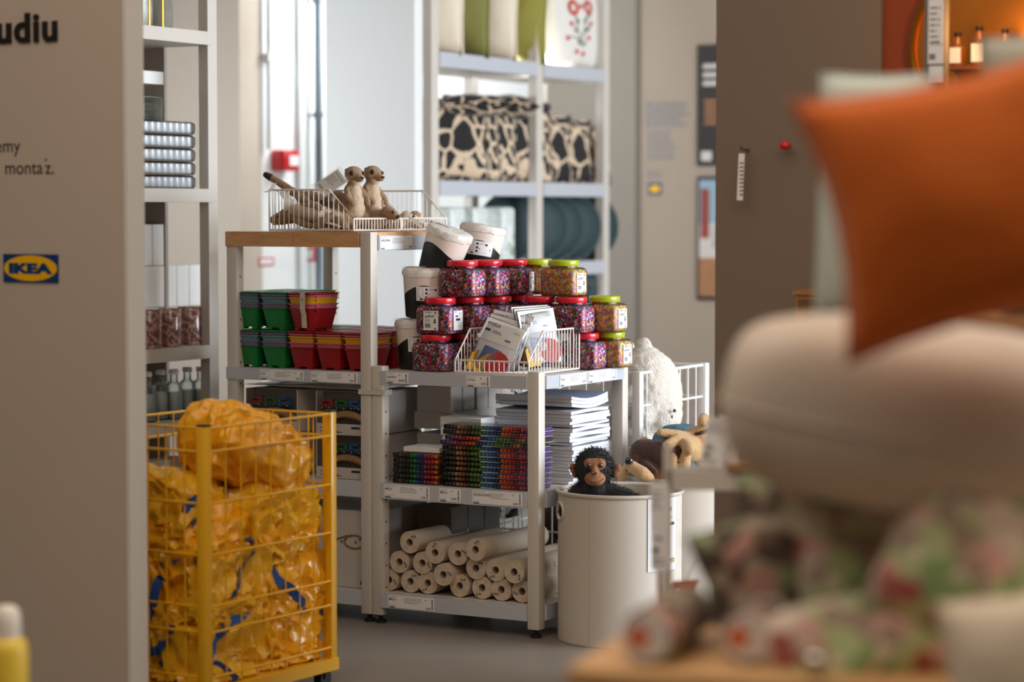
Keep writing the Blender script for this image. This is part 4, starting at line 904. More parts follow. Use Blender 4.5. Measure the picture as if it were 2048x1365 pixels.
def cloth_label(label, pts, w, parent=None):
    mb = MB(); vs = []
    for p in pts: p = Vector(p); vs += [p + Vector((-w / 2, 0, 0)), p + Vector((w / 2, 0, .004))]
    mb.add(vs, [(2 * i, 2 * i + 1, 2 * i + 3, 2 * i + 2) for i in range(len(pts) - 1)]); mb.add([q + Vector((0, .0008, 0)) for q in vs], [(2 * i, 2 * i + 2, 2 * i + 3, 2 * i + 1) for i in range(len(pts) - 1)])
    return tag(obj('care_label', mb, M_RAG, None, angle=60), label, 'care label', 'care labels on the plush toys')
cloth_label('white care label hanging over the left end of basket', [at_v(548, 368, .02), at_v(545, 378, .015), at_v(537, 385, .012), at_v(531, 384, .012)], .018)
cloth_label('white cloth care label between the lying meerkats', [at_v(560, 380, .10), at_v(570, 392, .05), at_v(580, 405, .045), at_v(578, 422, .05)], .032)
cloth_label('long white care label trailing down from a lying meerkat', [at_v(648, 415, .04), at_v(642, 430, .036), at_v(650, 445, .036), at_v(690, 456, .04)], .014)
# small toys in the rear basket
M_FURW = mat('cream_fur', (226, 214, 200), .9, var=.1, bump=.6, bscale=240, sheen=.3)
for k, (px, m, lab) in enumerate(((805, M_FURL, 'small beige plush toy at left of the rear basket'), (822, M_FURB, 'small brown plush toy in the middle of rear basket'), (858, M_FURW, 'small white plush toy at the right end of rear basket'))):
    v = .43 + .06 * k; t = thing('small_plush_toy', lab, 'plush toy', W(-.85 + .01 * k, v, 1.428), (0, 0, k * .9), 'small plush toys in the rear basket')
    blob('body', [('s', (0, 0, .028), (.05, .034, .028)), ('s', (.045, -.01, .045), (.026, .024, .024)), ('c', [(-.04, 0, .03), (-.09, .02, .045)], [.012, .008]), ('c', [(.02, -.03, .015), (.03, -.06, .012)], [.012, .01])], .004, m, t, 2, rough=.0012, rscale=150)
    obj('nose', MB().sph((.071, -.016, .045), .006, 10), M_FURD, t)
    for s in (-1, 1): obj('eye', MB().sph((.06, -.01 + s * .014, .056), .003, 8), M_EYE, t)
cloth_label('white care ribbon crossing the rear basket', [at_v(812, 432, .37), at_v(822, 438, .365), at_v(836, 450, .36), at_v(842, 456, .36)], .014)

# ------------------------------------------------------------------ round bins
M_BIN = mat('cream_bin_fibre', (208, 199, 187), .55, var=.02, vscale=20)
def toy_bin(label, u, v, turn, sign):
    r = thing('toy_bin', label, 'bin', W(u, v, 0), (0, 0, -PHI), 'round cream toy bins'); R_, h = .2165, .525; n = 72
    holes = turn
    mb = MB(); vs = []; zs = [0.004, .02] + [.02 + (h - .035) * i / 24 for i in range(1, 25)] + [h - .012]
    def hole(t, z): d = ((t - holes + PI) % (2 * PI)) - PI; return (abs(d) / .165) ** 2 + ((z - .455) / .030) ** 2 < 1
    for rad, flip in ((R_, 0), (R_ - .006, 1)):
        k0 = len(mb.v)
        for z in zs: mb.v += [(rad * math.cos(2 * PI * j / n), rad * math.sin(2 * PI * j / n), z) for j in range(n)]
        for i in range(len(zs) - 1):
            for j in range(n):
                if hole(2 * PI * (j + .5) / n, (zs[i] + zs[i + 1]) / 2): continue
                q = (k0 + i * n + j, k0 + i * n + (j + 1) % n, k0 + (i + 1) * n + (j + 1) % n, k0 + (i + 1) * n + j); mb.f.append(q[::-1] if flip else q); mb.m.append(0)
    obj('bin_wall', mb, M_BIN, r, angle=50)
    obj('base', MB().lathe([(R_ - .001, .001), (R_ - .001, .012)], n), M_BIN, r)
    obj('rim', MB().tube([(( R_ + .001) * math.cos(2 * PI * j / n), (R_ + .001) * math.sin(2 * PI * j / n), h - .006) for j in range(n)], .009, 8, closed=True, flat=.7), M_BIN, r, angle=60)
    obj('hole_rim', MB().tube([((R_ + .001) * math.cos(holes + .165 * math.cos(t)), (R_ + .001) * math.sin(holes + .165 * math.cos(t)), .455 + .030 * math.sin(t)) for t in [2 * PI * i / 28 for i in range(28)]], .006, 8, closed=True), M_BIN, r, angle=60)
    obj('seam', MB().box(-.0006, .0006, -R_ - .0006, -R_ + .002, .01, h - .02), mat('bin_seam', (176, 166, 154), .7), r, rot=(0, 0, -.04))
    return r
b1 = toy_bin('cream round bin with plush monkey in front of the rack', .246, .162, R(224), True)
b2 = toy_bin('cream round bin with plush dogs behind the monkey bin', .2262, .7123, R(90), False)
# paper sign on the first bin
def bin_sign():
    A0, A1, z0, z1, rad = R(-37), R(-2), .262, .512, .2195; n = 8; vs = []
    for i in range(n + 1):
        t = A0 + (A1 - A0) * i / n
        for zz in (z0, z1): vs.append((rad * math.cos(t), rad * math.sin(t), zz))
    c = obj('paper_sign', MB().add(vs, [(2 * i, 2 * i + 2, 2 * i + 3, 2 * i + 1) for i in range(n)]), M_CARD, b1, angle=60); c['label'] = 'white paper price sign'
    arc = rad * (A1 - A0)
    def bend(m):
        for i, (x, y, z) in enumerate(m.v): t = A0 + x / rad; q = rad + .0012; m.v[i] = (q * math.cos(t), q * math.sin(t), z)
    m = MB(); put_text(m, 'SANDLÖPARE', .016, z1 - .045, .0165, 0, 0, .0003, squeeze=.9); lines(m, .016, .06, z1 - .028, 1, .01, .004, 0, 0, 2); lines(m, .016, arc - .02, z1 - .06, 3, .009, .003, 1, 0, 5)
    put_text(m, '49,99', .016, z1 - .105, .03, 0, 0, .0006, squeeze=.9); bar(m, arc * .72, arc * .92, z1 - .095, z1 - .085, 0, 0); m.tube([(.02, 0, z0 + .045), (.03, 0, z0 + .07), (.045, 0, z0 + .075), (.055, 0, z0 + .05)], .0012, 5); bar(m, arc * .76, arc * .93, z0 + .026, z0 + .040, 2, 0); m.add([(arc * .845 + .009 * math.cos(t), 0, z0 + .033 + .0055 * math.sin(t)) for t in [i * PI / 8 for i in range(16)]], [tuple(range(16))], 3)
    bend(m); obj('lettering', m, [M_INK, M_GREYINK, MATS['sign_blue'], MATS['sign_yellow']], c, angle=0)
bin_sign()

# ------------------------------------------------------------------ plush chimpanzee
M_APE = mat('black_plush', (16, 15, 16), .85, var=.2, vscale=60, bump=.5, bscale=200, sheen=.12); M_APEF = mat('tan_felt_face', (146, 98, 66), .7, var=.12, vscale=40, bump=.15, bscale=160); M_IRIS = mat('brown_iris', (70, 38, 30), .05, coat=1.0)
ch = thing('plush_monkey', 'black plush chimpanzee with tan face sitting in the bin', 'plush toy', hy(1190, 990, 8.42), (0, 0, R(-6))); ch.location.z = .40
hd = blob('body', [('s', (-.004, 0, .20), (.068, .062, .070)), ('s', (0, .004, .235), (.055, .05, .03)), ('s', (0, .012, .08), (.085, .07, .075)), ('c', [(.05, 0, .10), (.12, -.02, .085), (.155, -.06, .07)], [.045, .036, .03]), ('c', [(-.05, 0, .10), (-.09, -.03, .05), (-.08, -.06, -.02)], [.045, .036, .03]), ('s', (0, .01, -.05), (.09, .08, .09)),
    ('c', [(.04, -.03, -.08), (.07, -.10, -.10)], [.04, .035]), ('c', [(-.04, -.03, -.08), (-.06, -.10, -.10)], [.04, .035]), ('s', (0, -.01, .13), (.05, .05, .04))], .006, M_APE, ch, 2, rough=.003, rscale=110)
FZ = .188
fc = blob('face', [('s', (.002, -.040, FZ + .026), (.041, .026, .026)), ('s', (.021, -.046, FZ + .030), (.020, .018, .020)), ('s', (-.017, -.046, FZ + .030), (.020, .018, .020)), ('s', (.004, -.052, FZ - .022), (.038, .030, .028)), ('s', (.004, -.062, FZ - .030), (.031, .024, .019)), ('c', [(.003, -.056, FZ + .026), (.004, -.074, FZ + .004)], [.009, .012])], .0032, M_APEF, ch, 3)
for s in (-1, 1):
    ea = blob('ear', [('s', (s * .072, .006, FZ - .002), (.014, .012, .026), (0, s * .25, 0)), ('s', (s * .080, .002, FZ + .010), (.012, .008, .016))], .0035, M_APEF, ch, 2)
    sk = obj('eye', MB().sph((.003 + s * .0205, -.0595, FZ + .026), (.0092, .0080, .0092), 16), M_IRIS, ch); obj('pupil', MB().sph((.003 + s * .0205, -.0658, FZ + .026), (.0045, .003, .0045), 12), M_EYE, sk)
    obj('nostril', MB().sph((.004 + s * .007, -.0845, FZ + .001), (.0032, .003, .0042), 10), M_EYE, ch)
obj('mouth', MB().tube([(-.026, -.072, FZ - .024), (-.012, -.083, FZ - .030), (.006, -.086, FZ - .031), (.024, -.081, FZ - .027), (.034, -.070, FZ - .020)], .0014, 6), mat('mouth_stitch', (96, 58, 40), .8), ch)
fur('fur', hd, 5200, .016, .0011, M_APE, ch, 5, keep=lambda c: c.z > .02 and not (c.y < -.038 and abs(c.x) < .045 and .12 < c.z < .25))

# ------------------------------------------------------------------ plush dogs in the second bin
M_TAN = mat('tan_plush', (206, 166, 116), .9, var=.14, vscale=50, bump=.6, bscale=240, sheen=.3); M_CHOC = mat('chocolate_plush', (70, 42, 34), .9, var=.15, vscale=50, bump=.5, bscale=220, sheen=.15)
def hyv(px, py, Y): return hy(px, py, Y)
def rel(o, px, py, Y): return tuple(hy(px, py, Y) - o.location)
d1 = thing('plush_dog', 'brown and tan plush dog lying head down in the rear bin', 'plush toy', hy(1300, 950, 8.85), (0, 0, 0), 'plush dogs in the rear bin')
q = lambda px, py, Y: rel(d1, px, py, Y)
blob('body', [('c', [q(1286, 905, 8.86), q(1322, 912, 8.84), q(1345, 915, 8.84)], [.050, .062, .055]), ('c', [q(1272, 925, 8.84), q(1286, 910, 8.86)], [.035, .045]), ('c', [q(1290, 930, 8.80), q(1312, 945, 8.76)], [.016, .010]), ('s', q(1320, 945, 8.84), (.07, .06, .05))], .006, M_CHOC, d1, 2, rough=.002, rscale=120)
blob('muzzle', [('c', [q(1258, 930, 8.77), q(1285, 948, 8.74), q(1298, 958, 8.74)], [.021, .027, .022])], .005, M_TAN, d1, 2, rough=.0012, rscale=140)
obj('nose', MB().sph(q(1257, 922, 8.745), (.018, .014, .014), 14), M_EYE, d1)
blob('ear', [('c', [q(1252, 935, 8.80), q(1246, 950, 8.79), q(1241, 965, 8.79)], [.012, .018, .013])], .004, M_TAN, d1, 2)
blob('hind_paw', [('c', [q(1278, 900, 8.90), q(1288, 884, 8.92)], [.022, .020])], .004, M_TAN, d1, 2)
d2 = thing('plush_dog', 'tan plush dog on its back with raised head and brown collar', 'plush toy', hy(1370, 930, 8.92), (0, 0, 0), 'plush dogs in the rear bin')
q = lambda px, py, Y: rel(d2, px, py, Y)
blob('body', [('c', [q(1398, 905, 8.95), q(1385, 880, 8.95), q(1402, 870, 8.93)], [.055, .046, .035]), ('s', q(1408, 852, 8.93), (.027, .027, .036)), ('c', [q(1408, 838, 8.92), q(1405, 842, 8.88)], [.022, .018]), ('c', [q(1375, 880, 8.92), q(1352, 872, 8.88), q(1322, 866, 8.86)], [.030, .024, .017]), ('c', [q(1385, 888, 8.90), q(1355, 880, 8.84), q(1336, 892, 8.80)], [.028, .023, .021]), ('c', [q(1390, 900, 8.90), q(1372, 890, 8.82), q(1378, 898, 8.78)], [.030, .025, .023]), ('c', [q(1345, 915, 8.80), q(1345, 940, 8.78)], [.020, .019]), ('c', [q(1372, 912, 8.80), q(1370, 935, 8.78)], [.021, .021]), ('s', q(1400, 925, 8.90), (.04, .04, .04)), ('s', q(1375, 905, 8.86), (.05, .04, .04))], .0055, M_TAN, d2, 2, rough=.0018, rscale=130)
obj('collar', MB().tube([tuple(Vector(q(1404, 864, 8.93)) + Vector((.033 * math.cos(t), .033 * math.sin(t), .010 * math.cos(t)))) for t in [2 * PI * i / 20 for i in range(20)]], .007, 8, closed=True), M_CHOC, d2)
d3 = tag(blob('denim_cloth', [('s', tuple(hy(1362, 864, 9.05)), (.085, .05, .03)), ('s', tuple(hy(1330, 880, 9.06)), (.05, .05, .04)), ('s', tuple(hy(1362, 960, 8.95)), (.13, .12, .13))], .007, mat('denim_blue', (84, 116, 134), .85, var=.2, vscale=40), None, 2, rough=.004, rscale=40), 'blue grey plush lying under the dogs in the rear bin', 'plush toy')

# ------------------------------------------------------------------ white wire cage behind the rack with large plush toys
cg = thing('wire_cage', 'white wire cage bin behind the lower rack', 'cage', W(-.66, .79, 0), (0, 0, -PHI)); cw, cd, chh = .662, .585, .893
M_WC = mat('white_cage_enamel', (240, 240, 238), .4, coat=.2, var=.02)
for x in (0, cw):
    for y in (0, cd): obj('post', rmesh('post', .034, .034, chh - .06, .004, M_WC), None, cg, (x, y, .06)); 
for x in (0, cw):
    for y in (0, cd): obj('caster', MB().cyl((x - .012, y, .03), (x + .012, y, .03), .03, n=20), M_BLACK, cg)
for z in (.08, .26, .44, .60, .76, .885):
    for y in (0, cd): wire(cg, (0, y, z), (cw, y, z), .0045 if z < .88 else .006, M_WC, 'rail')
    for x in (0, cw): wire(cg, (x, 0, z), (x, cd, z), .0045 if z < .88 else .006, M_WC, 'rail')
for i in range(1, 9):
    for y in (0, cd): wire(cg, (cw * i / 9, y, .08), (cw * i / 9, y, .885), .0032, M_WC)
for i in range(1, 8):
    for x in (0, cw): wire(cg, (x, cd * i / 8, .08), (x, cd * i / 8, .885), .0032, M_WC)
obj('floor_panel', MB().box(0, cw, 0, cd, .07, .085), M_WC, cg)
M_SHERPA = mat('white_sherpa', (238, 230, 218), .95, var=.08, vscale=80, bump=.9, bscale=170, sheen=.3)
br = thing('plush_bear', 'large white fleecy plush bear slumped in the wire cage', 'plush toy', W(-.25, 1.06, .086), (0, 0, -PHI)); 
def pb(px, py, v, p=br):
    u, z = hv(px, py, v); return (u + .25, v - 1.06, z - .086)
blob('body', [('s', pb(1316, 800, 1.02), (.085, .14, .18)), ('s', pb(1290, 745, .98), (.105, .11, .10)), ('s', pb(1258, 800, 1.05), (.12, .13, .17)), ('s', pb(1170, 830, 1.04), (.17, .16, .13)), ('s', pb(1120, 870, 1.04), (.15, .15, .14)), ('s', pb(1290, 900, 1.02), (.12, .14, .14)),
    ('c', [pb(1282, 728, .99), pb(1287, 692, .99)], [.036, .034]), ('c', [pb(1248, 700, 1.08), pb(1238, 688, 1.08)], [.045, .03]), ('s', pb(1281, 728, .93), (.042, .04, .030)),
    ('c', [pb(1262, 790, .92), pb(1288, 835, .90)], [.055, .042]), ('c', [pb(1270, 870, .92), pb(1296, 925, .90)], [.06, .05]), ('s', pb(1325, 830, 1.0), (.075, .09, .10)), ('s', (-.05, 0, .15), (.2, .18, .15))], .010, M_SHERPA, br, 2, rough=.006, rscale=70)
obj('nose', MB().sph(pb(1349, 822, .95), (.007, .007, .007), 12), M_EYE, br); obj('eye', MB().sph(pb(1344, 834, .91), (.004, .005, .007), 12), M_EYE, br)
cw2 = thing('plush_cow', 'black and white plush seen through the back of the rack', 'plush toy', W(-.50, 1.0, .40), (0, 0, -PHI)); 
def pc(px, py, v): u, z = hv(px, py, v); return (u + .50, v - 1.0, z - .40)
blob('body', [('s', pc(1005, 815, .95), (.075, .08, .07)), ('s', pc(1000, 780, 1.05), (.09, .09, .08)), ('s', pc(1015, 870, 1.05), (.11, .12, .12)), ('c', [pc(985, 800, .93), pc(980, 815, .90)], [.03, .025]), ('s', pc(1010, 960, 1.03), (.13, .14, .16))], .008, ramp_mat('cow_patches', 'NOISE', 9, [(0, (24, 22, 22)), (.47, (240, 236, 230))], .9, sheen=.2), cw2, 2, rough=.003, rscale=90)

d4 = thing('plush_dog', 'added dark brown plush low in the wire cage, blocking light behind the rolls', 'plush toy', W(-.30, 1.08, .09), (0, 0, -PHI))  # extra plush added to stop light coming through the cage bottom
blob('body', [('s', (0, 0, .13), (.27, .16, .13)), ('s', (.1, -.12, .18), (.12, .09, .10)), ('s', (-.16, -.1, .17), (.10, .10, .09)), ('c', [(-.2, -.1, .2), (-.24, -.16, .10)], [.05, .04]), ('c', [(.16, -.14, .12), (.2, -.2, .07)], [.05, .045])], .012, M_CHOC, d4, 2, rough=.006, rscale=60)
obj('nose', MB().sph((.12, -.215, .19), (.02, .012, .015), 12), M_EYE, d4)
# ------------------------------------------------------------------ yellow wire cart with yellow plastic bags
M_YEL = mat('yellow_cart_enamel', (236, 178, 16), .35, coat=.3, var=.03)
CU, CV = uv(-.89, 7.03); CR = -PHI - R(2.5); CWD, CLN, CTOP = .44, .617, .868
cart = thing('wire_cart', 'yellow wire cart on casters filled with yellow plastic bags', 'cart', W(CU, CV, 0), (0, 0, CR))
# local frame: x to the right (near corner post at 0,0), y along the length
for x in (-CWD, 0):
    for y in (0, CLN):
        p = obj('post', rmesh('post', .034, .030, CTOP - .085, .003, M_YEL), None, cart, (x - .012, y + (.0 if y == 0 else 0), .085)); obj('cap', MB().box(-.017, .017, -.015, .015, CTOP - .085, CTOP - .080), M_BLACK, p)
obj('base_frame', MB().box(-CWD - .03, .008, -.02, .0, .052, .09).box(-CWD - .03, .008, CLN, CLN + .02, .052, .09).box(-.02, .008, 0, CLN, .052, .09).box(-CWD - .03, -CWD - .002, 0, CLN, .052, .09), M_YEL, cart)
obj('floor_panel', MB().box(-CWD, -.02, 0, CLN, .086, .09), M_YEL, cart)
for x in (-CWD, -.02):
    for y in (.03, CLN - .03):
        c = obj('caster', MB().cyl((x - .014, y, .028), (x + .014, y, .028), .028, n=24), M_BLACK, cart); obj('fork', MB().box(x - .02, x + .02, y - .012, y + .012, .03, .054), M_BLACK, c)
ZS = [.862, .793, .640, .488, .335, .259, .125]
for z in ZS:
    r_ = .0042
    wire(cart, (0, .01, z), (0, CLN - .01, z), r_, M_YEL, 'rail'); wire(cart, (-CWD - .012, .01, z), (-CWD - .012, CLN - .01, z), r_, M_YEL, 'rail')
    wire(cart, (-CWD, 0, z), (-.02, 0, z), r_, M_YEL, 'rail'); wire(cart, (-CWD, CLN, z), (-.02, CLN, z), r_, M_YEL, 'rail')
for i in range(1, 8):
    y = .02 + (CLN - .04) * i / 8
    wire(cart, (-.006, y, .09), (-.006, y, .862), .0022, M_YEL); wire(cart, (-CWD - .006, y, .09), (-CWD - .006, y, .862), .0022, M_YEL)
for i in range(1, 6):
    x = -CWD + (CWD - .02) * i / 6
    wire(cart, (x, .005, .09), (x, .005, .862), .0026, M_YEL); wire(cart, (x, CLN - .005, .09), (x, CLN - .005, .862), .0026, M_YEL)
def bag_mat(name, col, dark):
    m = mat(name, col, .28, var=.10, vscale=9, bump=.12, bscale=60, coat=.3); m.node_tree.nodes['Principled BSDF'].inputs['Transmission Weight'].default_value = .0
    return m
M_BAGY = bag_mat('yellow_bag_plastic', (248, 176, 10), 0); M_BAGY2 = bag_mat('yellow_bag_plastic_pale', (244, 190, 36), 0); M_HANDLE = mat('blue_bag_handle', (24, 78, 160), .45, var=.15, vscale=40, bump=.2)
M_HPRINT = mat('yellow_handle_print', (226, 190, 50), .5)
def yellow_bag(label, loc, rad, seed, m, rot=(0, 0, 0), fold=.030, handles=1, free=False):
    bm = bmesh.new(); bmesh.ops.create_icosphere(bm, subdivisions=6 if free else 5, radius=1.0); off = Vector((seed * 5.7, seed * 2.3, seed * 1.1)); Rm = Euler(rot).to_matrix(); L = Vector(loc); rr = random.Random(seed)
    def surf(p, lift=0.0):
        a = 1 - abs(noise.noise(Vector((p.x * 2.6, p.y * 2.6, p.z * 1.1)) + off)) * 2; b = 1 - abs(noise.noise(Vector((p.x * 5.5, p.y * 5.5, p.z * 2.2)) + off * 2)) * 2; d, _ = noise.voronoi(p * 2.4 + off)
        k = .75 * a + .45 * b + .5 * (d[1] - d[0]) - .5
        s = Vector((sup_(p.x, .8) * rad[0], sup_(p.y, .8) * rad[1], sup_(p.z, .8) * rad[2])) * (1 + .2 * noise.noise(p * 1.1 + off * 2)) + p * (fold * k + lift)
        s = Rm @ s + L
        g = fold * 1.1 * max(0, .75 - k) if not free else 0
        if not free: s.x = max(-CWD + .012, min(-.016 - g + lift * .6, s.x)); s.y = max(.014 + g - lift * .6, min(CLN - .014 - g, s.y))
        s.z = max(.094, s.z); return s - L
    for v in bm.verts: v.co = surf(v.co.copy())
    me = bpy.data.meshes.new('bag_body'); bm.to_mesh(me); bm.free(); me.materials.append(m); finish(me, 40)
    r = thing('plastic_bag', label, 'bag', W(0, 0, 0), None, 'yellow plastic bags in the cart')
    r.location = cart.location + Euler((0, 0, CR)).to_matrix() @ L; r.rotation_euler = (0, 0, CR); obj('bag_body', me, None, r)
    for h in range(handles):                         # flat blue straps lying over the side that faces the aisle
        az = -PI / 3 + rr.uniform(-1.2, 1.0); el = rr.uniform(-.5, .5); P = []
        da, de = rr.uniform(.05, .12) * rr.choice((-1, 1)), rr.uniform(-.10, .10)
        for i in range(11):
            p = Vector((math.cos(el) * math.cos(az), math.cos(el) * math.sin(az), math.sin(el))); P.append(surf(p, .008)); az += da; el = max(-1.1, min(1.1, el + de)); de += rr.uniform(-.06, .06)
        mb = MB(); vs = []; wd_ = .014
        for i in range(len(P)):
            t = (P[min(i + 1, len(P) - 1)] - P[max(i - 1, 0)]).normalized(); nrm = P[i].normalized(); sd = t.cross(nrm).normalized() * wd_; vs += [P[i] - sd, P[i] + sd * rr.uniform(.6, 1.1), P[i] + sd + nrm * .003, P[i] - sd + nrm * .003]
        fs = []
        for i in range(len(P) - 1):
            q = 4 * i; fs += [(q + a_, q + (a_ + 1) % 4, q + 4 + (a_ + 1) % 4, q + 4 + a_) for a_ in range(4)]
        mb.add(vs, fs + [(0, 1, 2, 3), tuple(4 * (len(P) - 1) + k for k in (3, 2, 1, 0))]); obj('handle', mb, M_HANDLE, r, angle=30)
    return r
def sup_(a, e): return math.copysign(abs(a) ** e, a)
yellow_bag('yellow bag puffed up high at the top of the cart', (-.15, .37, .765), (.12, .25, .115), 1, M_BAGY, (R(-19), R(8), 0), .028, 0, True)
yellow_bag('yellow bag flattened at left below the puffed bag', (-.27, .14, .61), (.17, .16, .10), 2, M_BAGY2, (R(-8), R(8), 0), .035, 3)
yellow_bag('yellow bag pressed against the right wires in mid cart', (-.13, .44, .545), (.14, .19, .11), 3, M_BAGY2, (0, R(10), R(10)), .04, 0)
yellow_bag('yellow bag behind the near cart post, dark folds', (-.22, .20, .50), (.20, .19, .11), 4, M_BAGY, (R(10), 0, 0), .035, 2)
yellow_bag('yellow bag with hanging blue handle at the near right wires', (-.12, .17, .40), (.14, .20, .13), 5, M_BAGY2, (0, 0, R(8)), .04, 2)
yellow_bag('yellow bag bulging at the far right of mid cart', (-.13, .45, .38), (.14, .19, .15), 6, M_BAGY, (0, 0, R(-8)), .04, 1)
yellow_bag('yellow bag at the left wires with loose blue handles', (-.30, .13, .36), (.16, .15, .16), 7, M_BAGY, (0, 0, 0), .035, 3)
yellow_bag('yellow bag lowest at the near end of the cart', (-.13, .16, .20), (.15, .20, .12), 8, M_BAGY2, (R(5), 0, R(5)), .04, 3)
yellow_bag('yellow bag lowest at the far end of the cart', (-.13, .455, .20), (.15, .19, .12), 9, M_BAGY, (0, R(4), 0), .04, 1)
yellow_bag('yellow bag lowest at the left side of the cart', (-.32, .20, .20), (.16, .24, .12), 10, M_BAGY2, (0, 0, R(3)), .04, 3)

# ------------------------------------------------------------------ left shelving unit
SU, SV = -1.7038, .4263; SD = .42
ls = thing('wall_shelving', 'tall white open shelving with glassware behind the beige panel', 'shelving', W(SU, SV, 0))
# local: y runs back along the front (0 = right end), x<0 goes into the shelf
SL = -1.05
for y in (0, SL): 
    for x in (-.045, -SD): obj('post', MB().box(x, x + .045, y - .02, y + .04, 0, 3.2), M_WHITE, ls)
def zsh(py): return hu(400, py, SU)[1]
tops = [zsh(62), zsh(378), zsh(692), zsh(838)]
for z in tops + [zsh(1010), .1]: obj('shelf_board', MB().box(-SD + .02, .006, SL + .03, .012, z - .052, z), M_WHITE, ls)
obj('end_panel', MB().box(-SD, -.24, .012, .030, 0, 3.2), mat('shelf_back_panel', (176, 166, 156), .8, var=.05, vscale=3), ls)
obj('back_panel', MB().box(-SD - .012, -SD, SL, 0, 0, 3.2), mat('shelf_back_panel', (176, 166, 156), .8, var=.05, vscale=3), ls)
M_LITE = mat('white_gloss_board', (244, 244, 242), .3, var=.01)
for py in (150, 612): z = hu(400, py, SU - .20)[1]; obj('inner_shelf', MB().box(-SD + .02, -.20, SL + .03, -.045, z - .05, z), M_LITE, ls)
def sp(px, py, x): v, z = hu(px, py, SU + x); return v - SV, z
def SW(x, y, z): return W(SU + x, SV + y, z)
# glass lantern with brass frame
z = tops[0]; y0, _ = sp(272, 40, -.08); y1, _ = sp(336, 40, -.08)
t = thing('glass_lantern', 'glass lantern with brass edges on the top left shelf', 'lantern', SW(-.10, (y0 + y1) / 2, z)); M_BRASS = mat('brass', (206, 160, 60), .3, metal=.9)
obj('glass_body', rmesh('glass_body', .10, y1 - y0, .20, .012, M_GLASS, 3), None, t, (0, 0, .004)); obj('brass_base', MB().box(-.045, .045, -(y1 - y0) * .4, (y1 - y0) * .4, .0, .005), M_BRASS, t)
for q in (-.3, .12): wire(t, (.052, (y1 - y0) * q, .004), (.052, (y1 - y0) * q, .2), .004, M_BRASS, 'brass_bar')
# tealight packs, five layers
M_TEA = mat('tealight_cup', (226, 230, 234), .3, metal=.15, var=.02); TEA = MB().lathe([(.0175, 0), (.0185, .002), (.0185, .040), (.017, .042), (.015, .040), (0, .040)], 16, cap1=False).mesh('tealight', M_TEA)
for k in range(5):
    y0, zz = sp(395, 377, -.03); t = thing('tealight_pack', f'film-wrapped pack of white tealights, {"lowest" if k == 0 else "topmost" if k == 4 else ORD[k] + " from the bottom"} of five', 'candle pack', SW(-.05, y0 - .012, tops[1] + k * .0530), group='tealight packs on the left shelf')
    for i in range(12):
        for j in range(2): obj('tealight', TEA, None, t, (-.005 - j * .040, -.025 - i * .0385, .004))
    obj('film', rmesh('film', .10, .48, .052, .016, M_BAG, 3), None, t, (-.025, -.236, .0)); obj('base_card', MB().box(-.07, .018, -.46, -.01, .0, .003), mat('brown_card', (110, 92, 80), .8), t)
y0, _ = sp(316, 240, -.05)
t = thing('clear_box', 'clear plastic box standing on the tealight packs', 'box', SW(-.07, y0, tops[1] + .266)); obj('shell', rmesh('shell', .09, .20, .085, .006, M_GLASS, 2), None, t, (0, -.10, 0)); obj('inner_tray', rmesh('inner_tray', .075, .16, .03, .01, M_GLASS, 2), None, t, (0, -.10, .004)); obj('inner_tray', rmesh('inner_tray', .075, .16, .03, .01, M_GLASS, 2), None, t, (0, -.10, .042))
# white boxes on the inner shelf
zi = hu(400, 612, SU - .20)[1]; k = 0
for px0, px1, lev, lab in ((283, 331, 0, 'left'), (331, 356, 0, 'second from left'), (356, 381, 0, 'third from left'), (381, 410, 0, 'right')):
    a, b = sp(px0, 600, -.24)[0], sp(px1, 600, -.24)[0]; tag(obj('white_box', rmesh('white_box', .11, b - a - .003, .165, .002, M_LITE, 1), None, None, SW(-.30, (a + b) / 2, zi + .001), (0, 0, -PHI)), f'white cube box at {lab} of the lower row, left shelf', 'box', 'white boxes on the left shelf')
for px0, px1, lab in ((281, 308, 'left'), (308, 331, 'right')):
    a, b = sp(px0, 600, -.24)[0], sp(px1, 600, -.24)[0]; tag(obj('white_box', rmesh('white_box', .11, b - a - .003, .165, .002, M_LITE, 1), None, None, SW(-.30, (a + b) / 2, zi + .168), (0, 0, -PHI)), f'white tall box at {lab} standing on top of the lower boxes', 'box', 'white boxes on the left shelf')
# mottled pink-brown glass vases
M_VASE = ramp_mat('mottled_vase_glass', 'NOISE', 26, [(0, (120, 78, 76)), (.42, (150, 108, 102)), (.52, (186, 156, 146)), (.60, (132, 88, 84))], .15, coat=.6)
for px0, px1, x, lab in ((272, 320, -.06, 'left'), (318, 359, -.06, 'middle'), (358, 402, -.09, 'right')):
    a, b = sp(px0, 650, x)[0], sp(px1, 650, x)[0]; rad = (b - a) / 2 * .72
    o = tag(obj('glass_vase', MB().lathe([(rad * .96, 0), (rad, .006), (rad, .148), (rad * .97, .150), (rad * .93, .146), (rad * .93, .008), (0, .008)], 32, cap1=False), M_VASE, None, SW(x, (a + b) / 2, tops[2]), angle=40), f'mottled brown pink glass vase, {lab} of three', 'vase', 'mottled vases on the left shelf')
# clear glass bottles
for i in range(5):
    a, _ = sp(294 + i * 27, 800, -.08 - .03 * (i % 2)); 
    t = thing('glass_bottle', f'clear glass bottle with white stopper, {ORD[i]} from left on the lower shelf', 'bottle', SW(-.08 - .03 * (i % 2), a, tops[3]), group='clear glass bottles on the left shelf')
    obj('glass_body', MB().lathe([(.030, 0), (.034, .004), (.034, .125), (.028, .14), (.016, .150), (.015, .178)], 24), M_GLASS, t, angle=50); obj('water_fill', MB().lathe([(.031, .006), (.031, .11)], 24), mat('pale_fill', (226, 232, 236), .25, var=.1, vscale=40), t); obj('stopper', MB().lathe([(.019, .178), (.020, .192), (.016, .198)], 20), M_LITE, t)
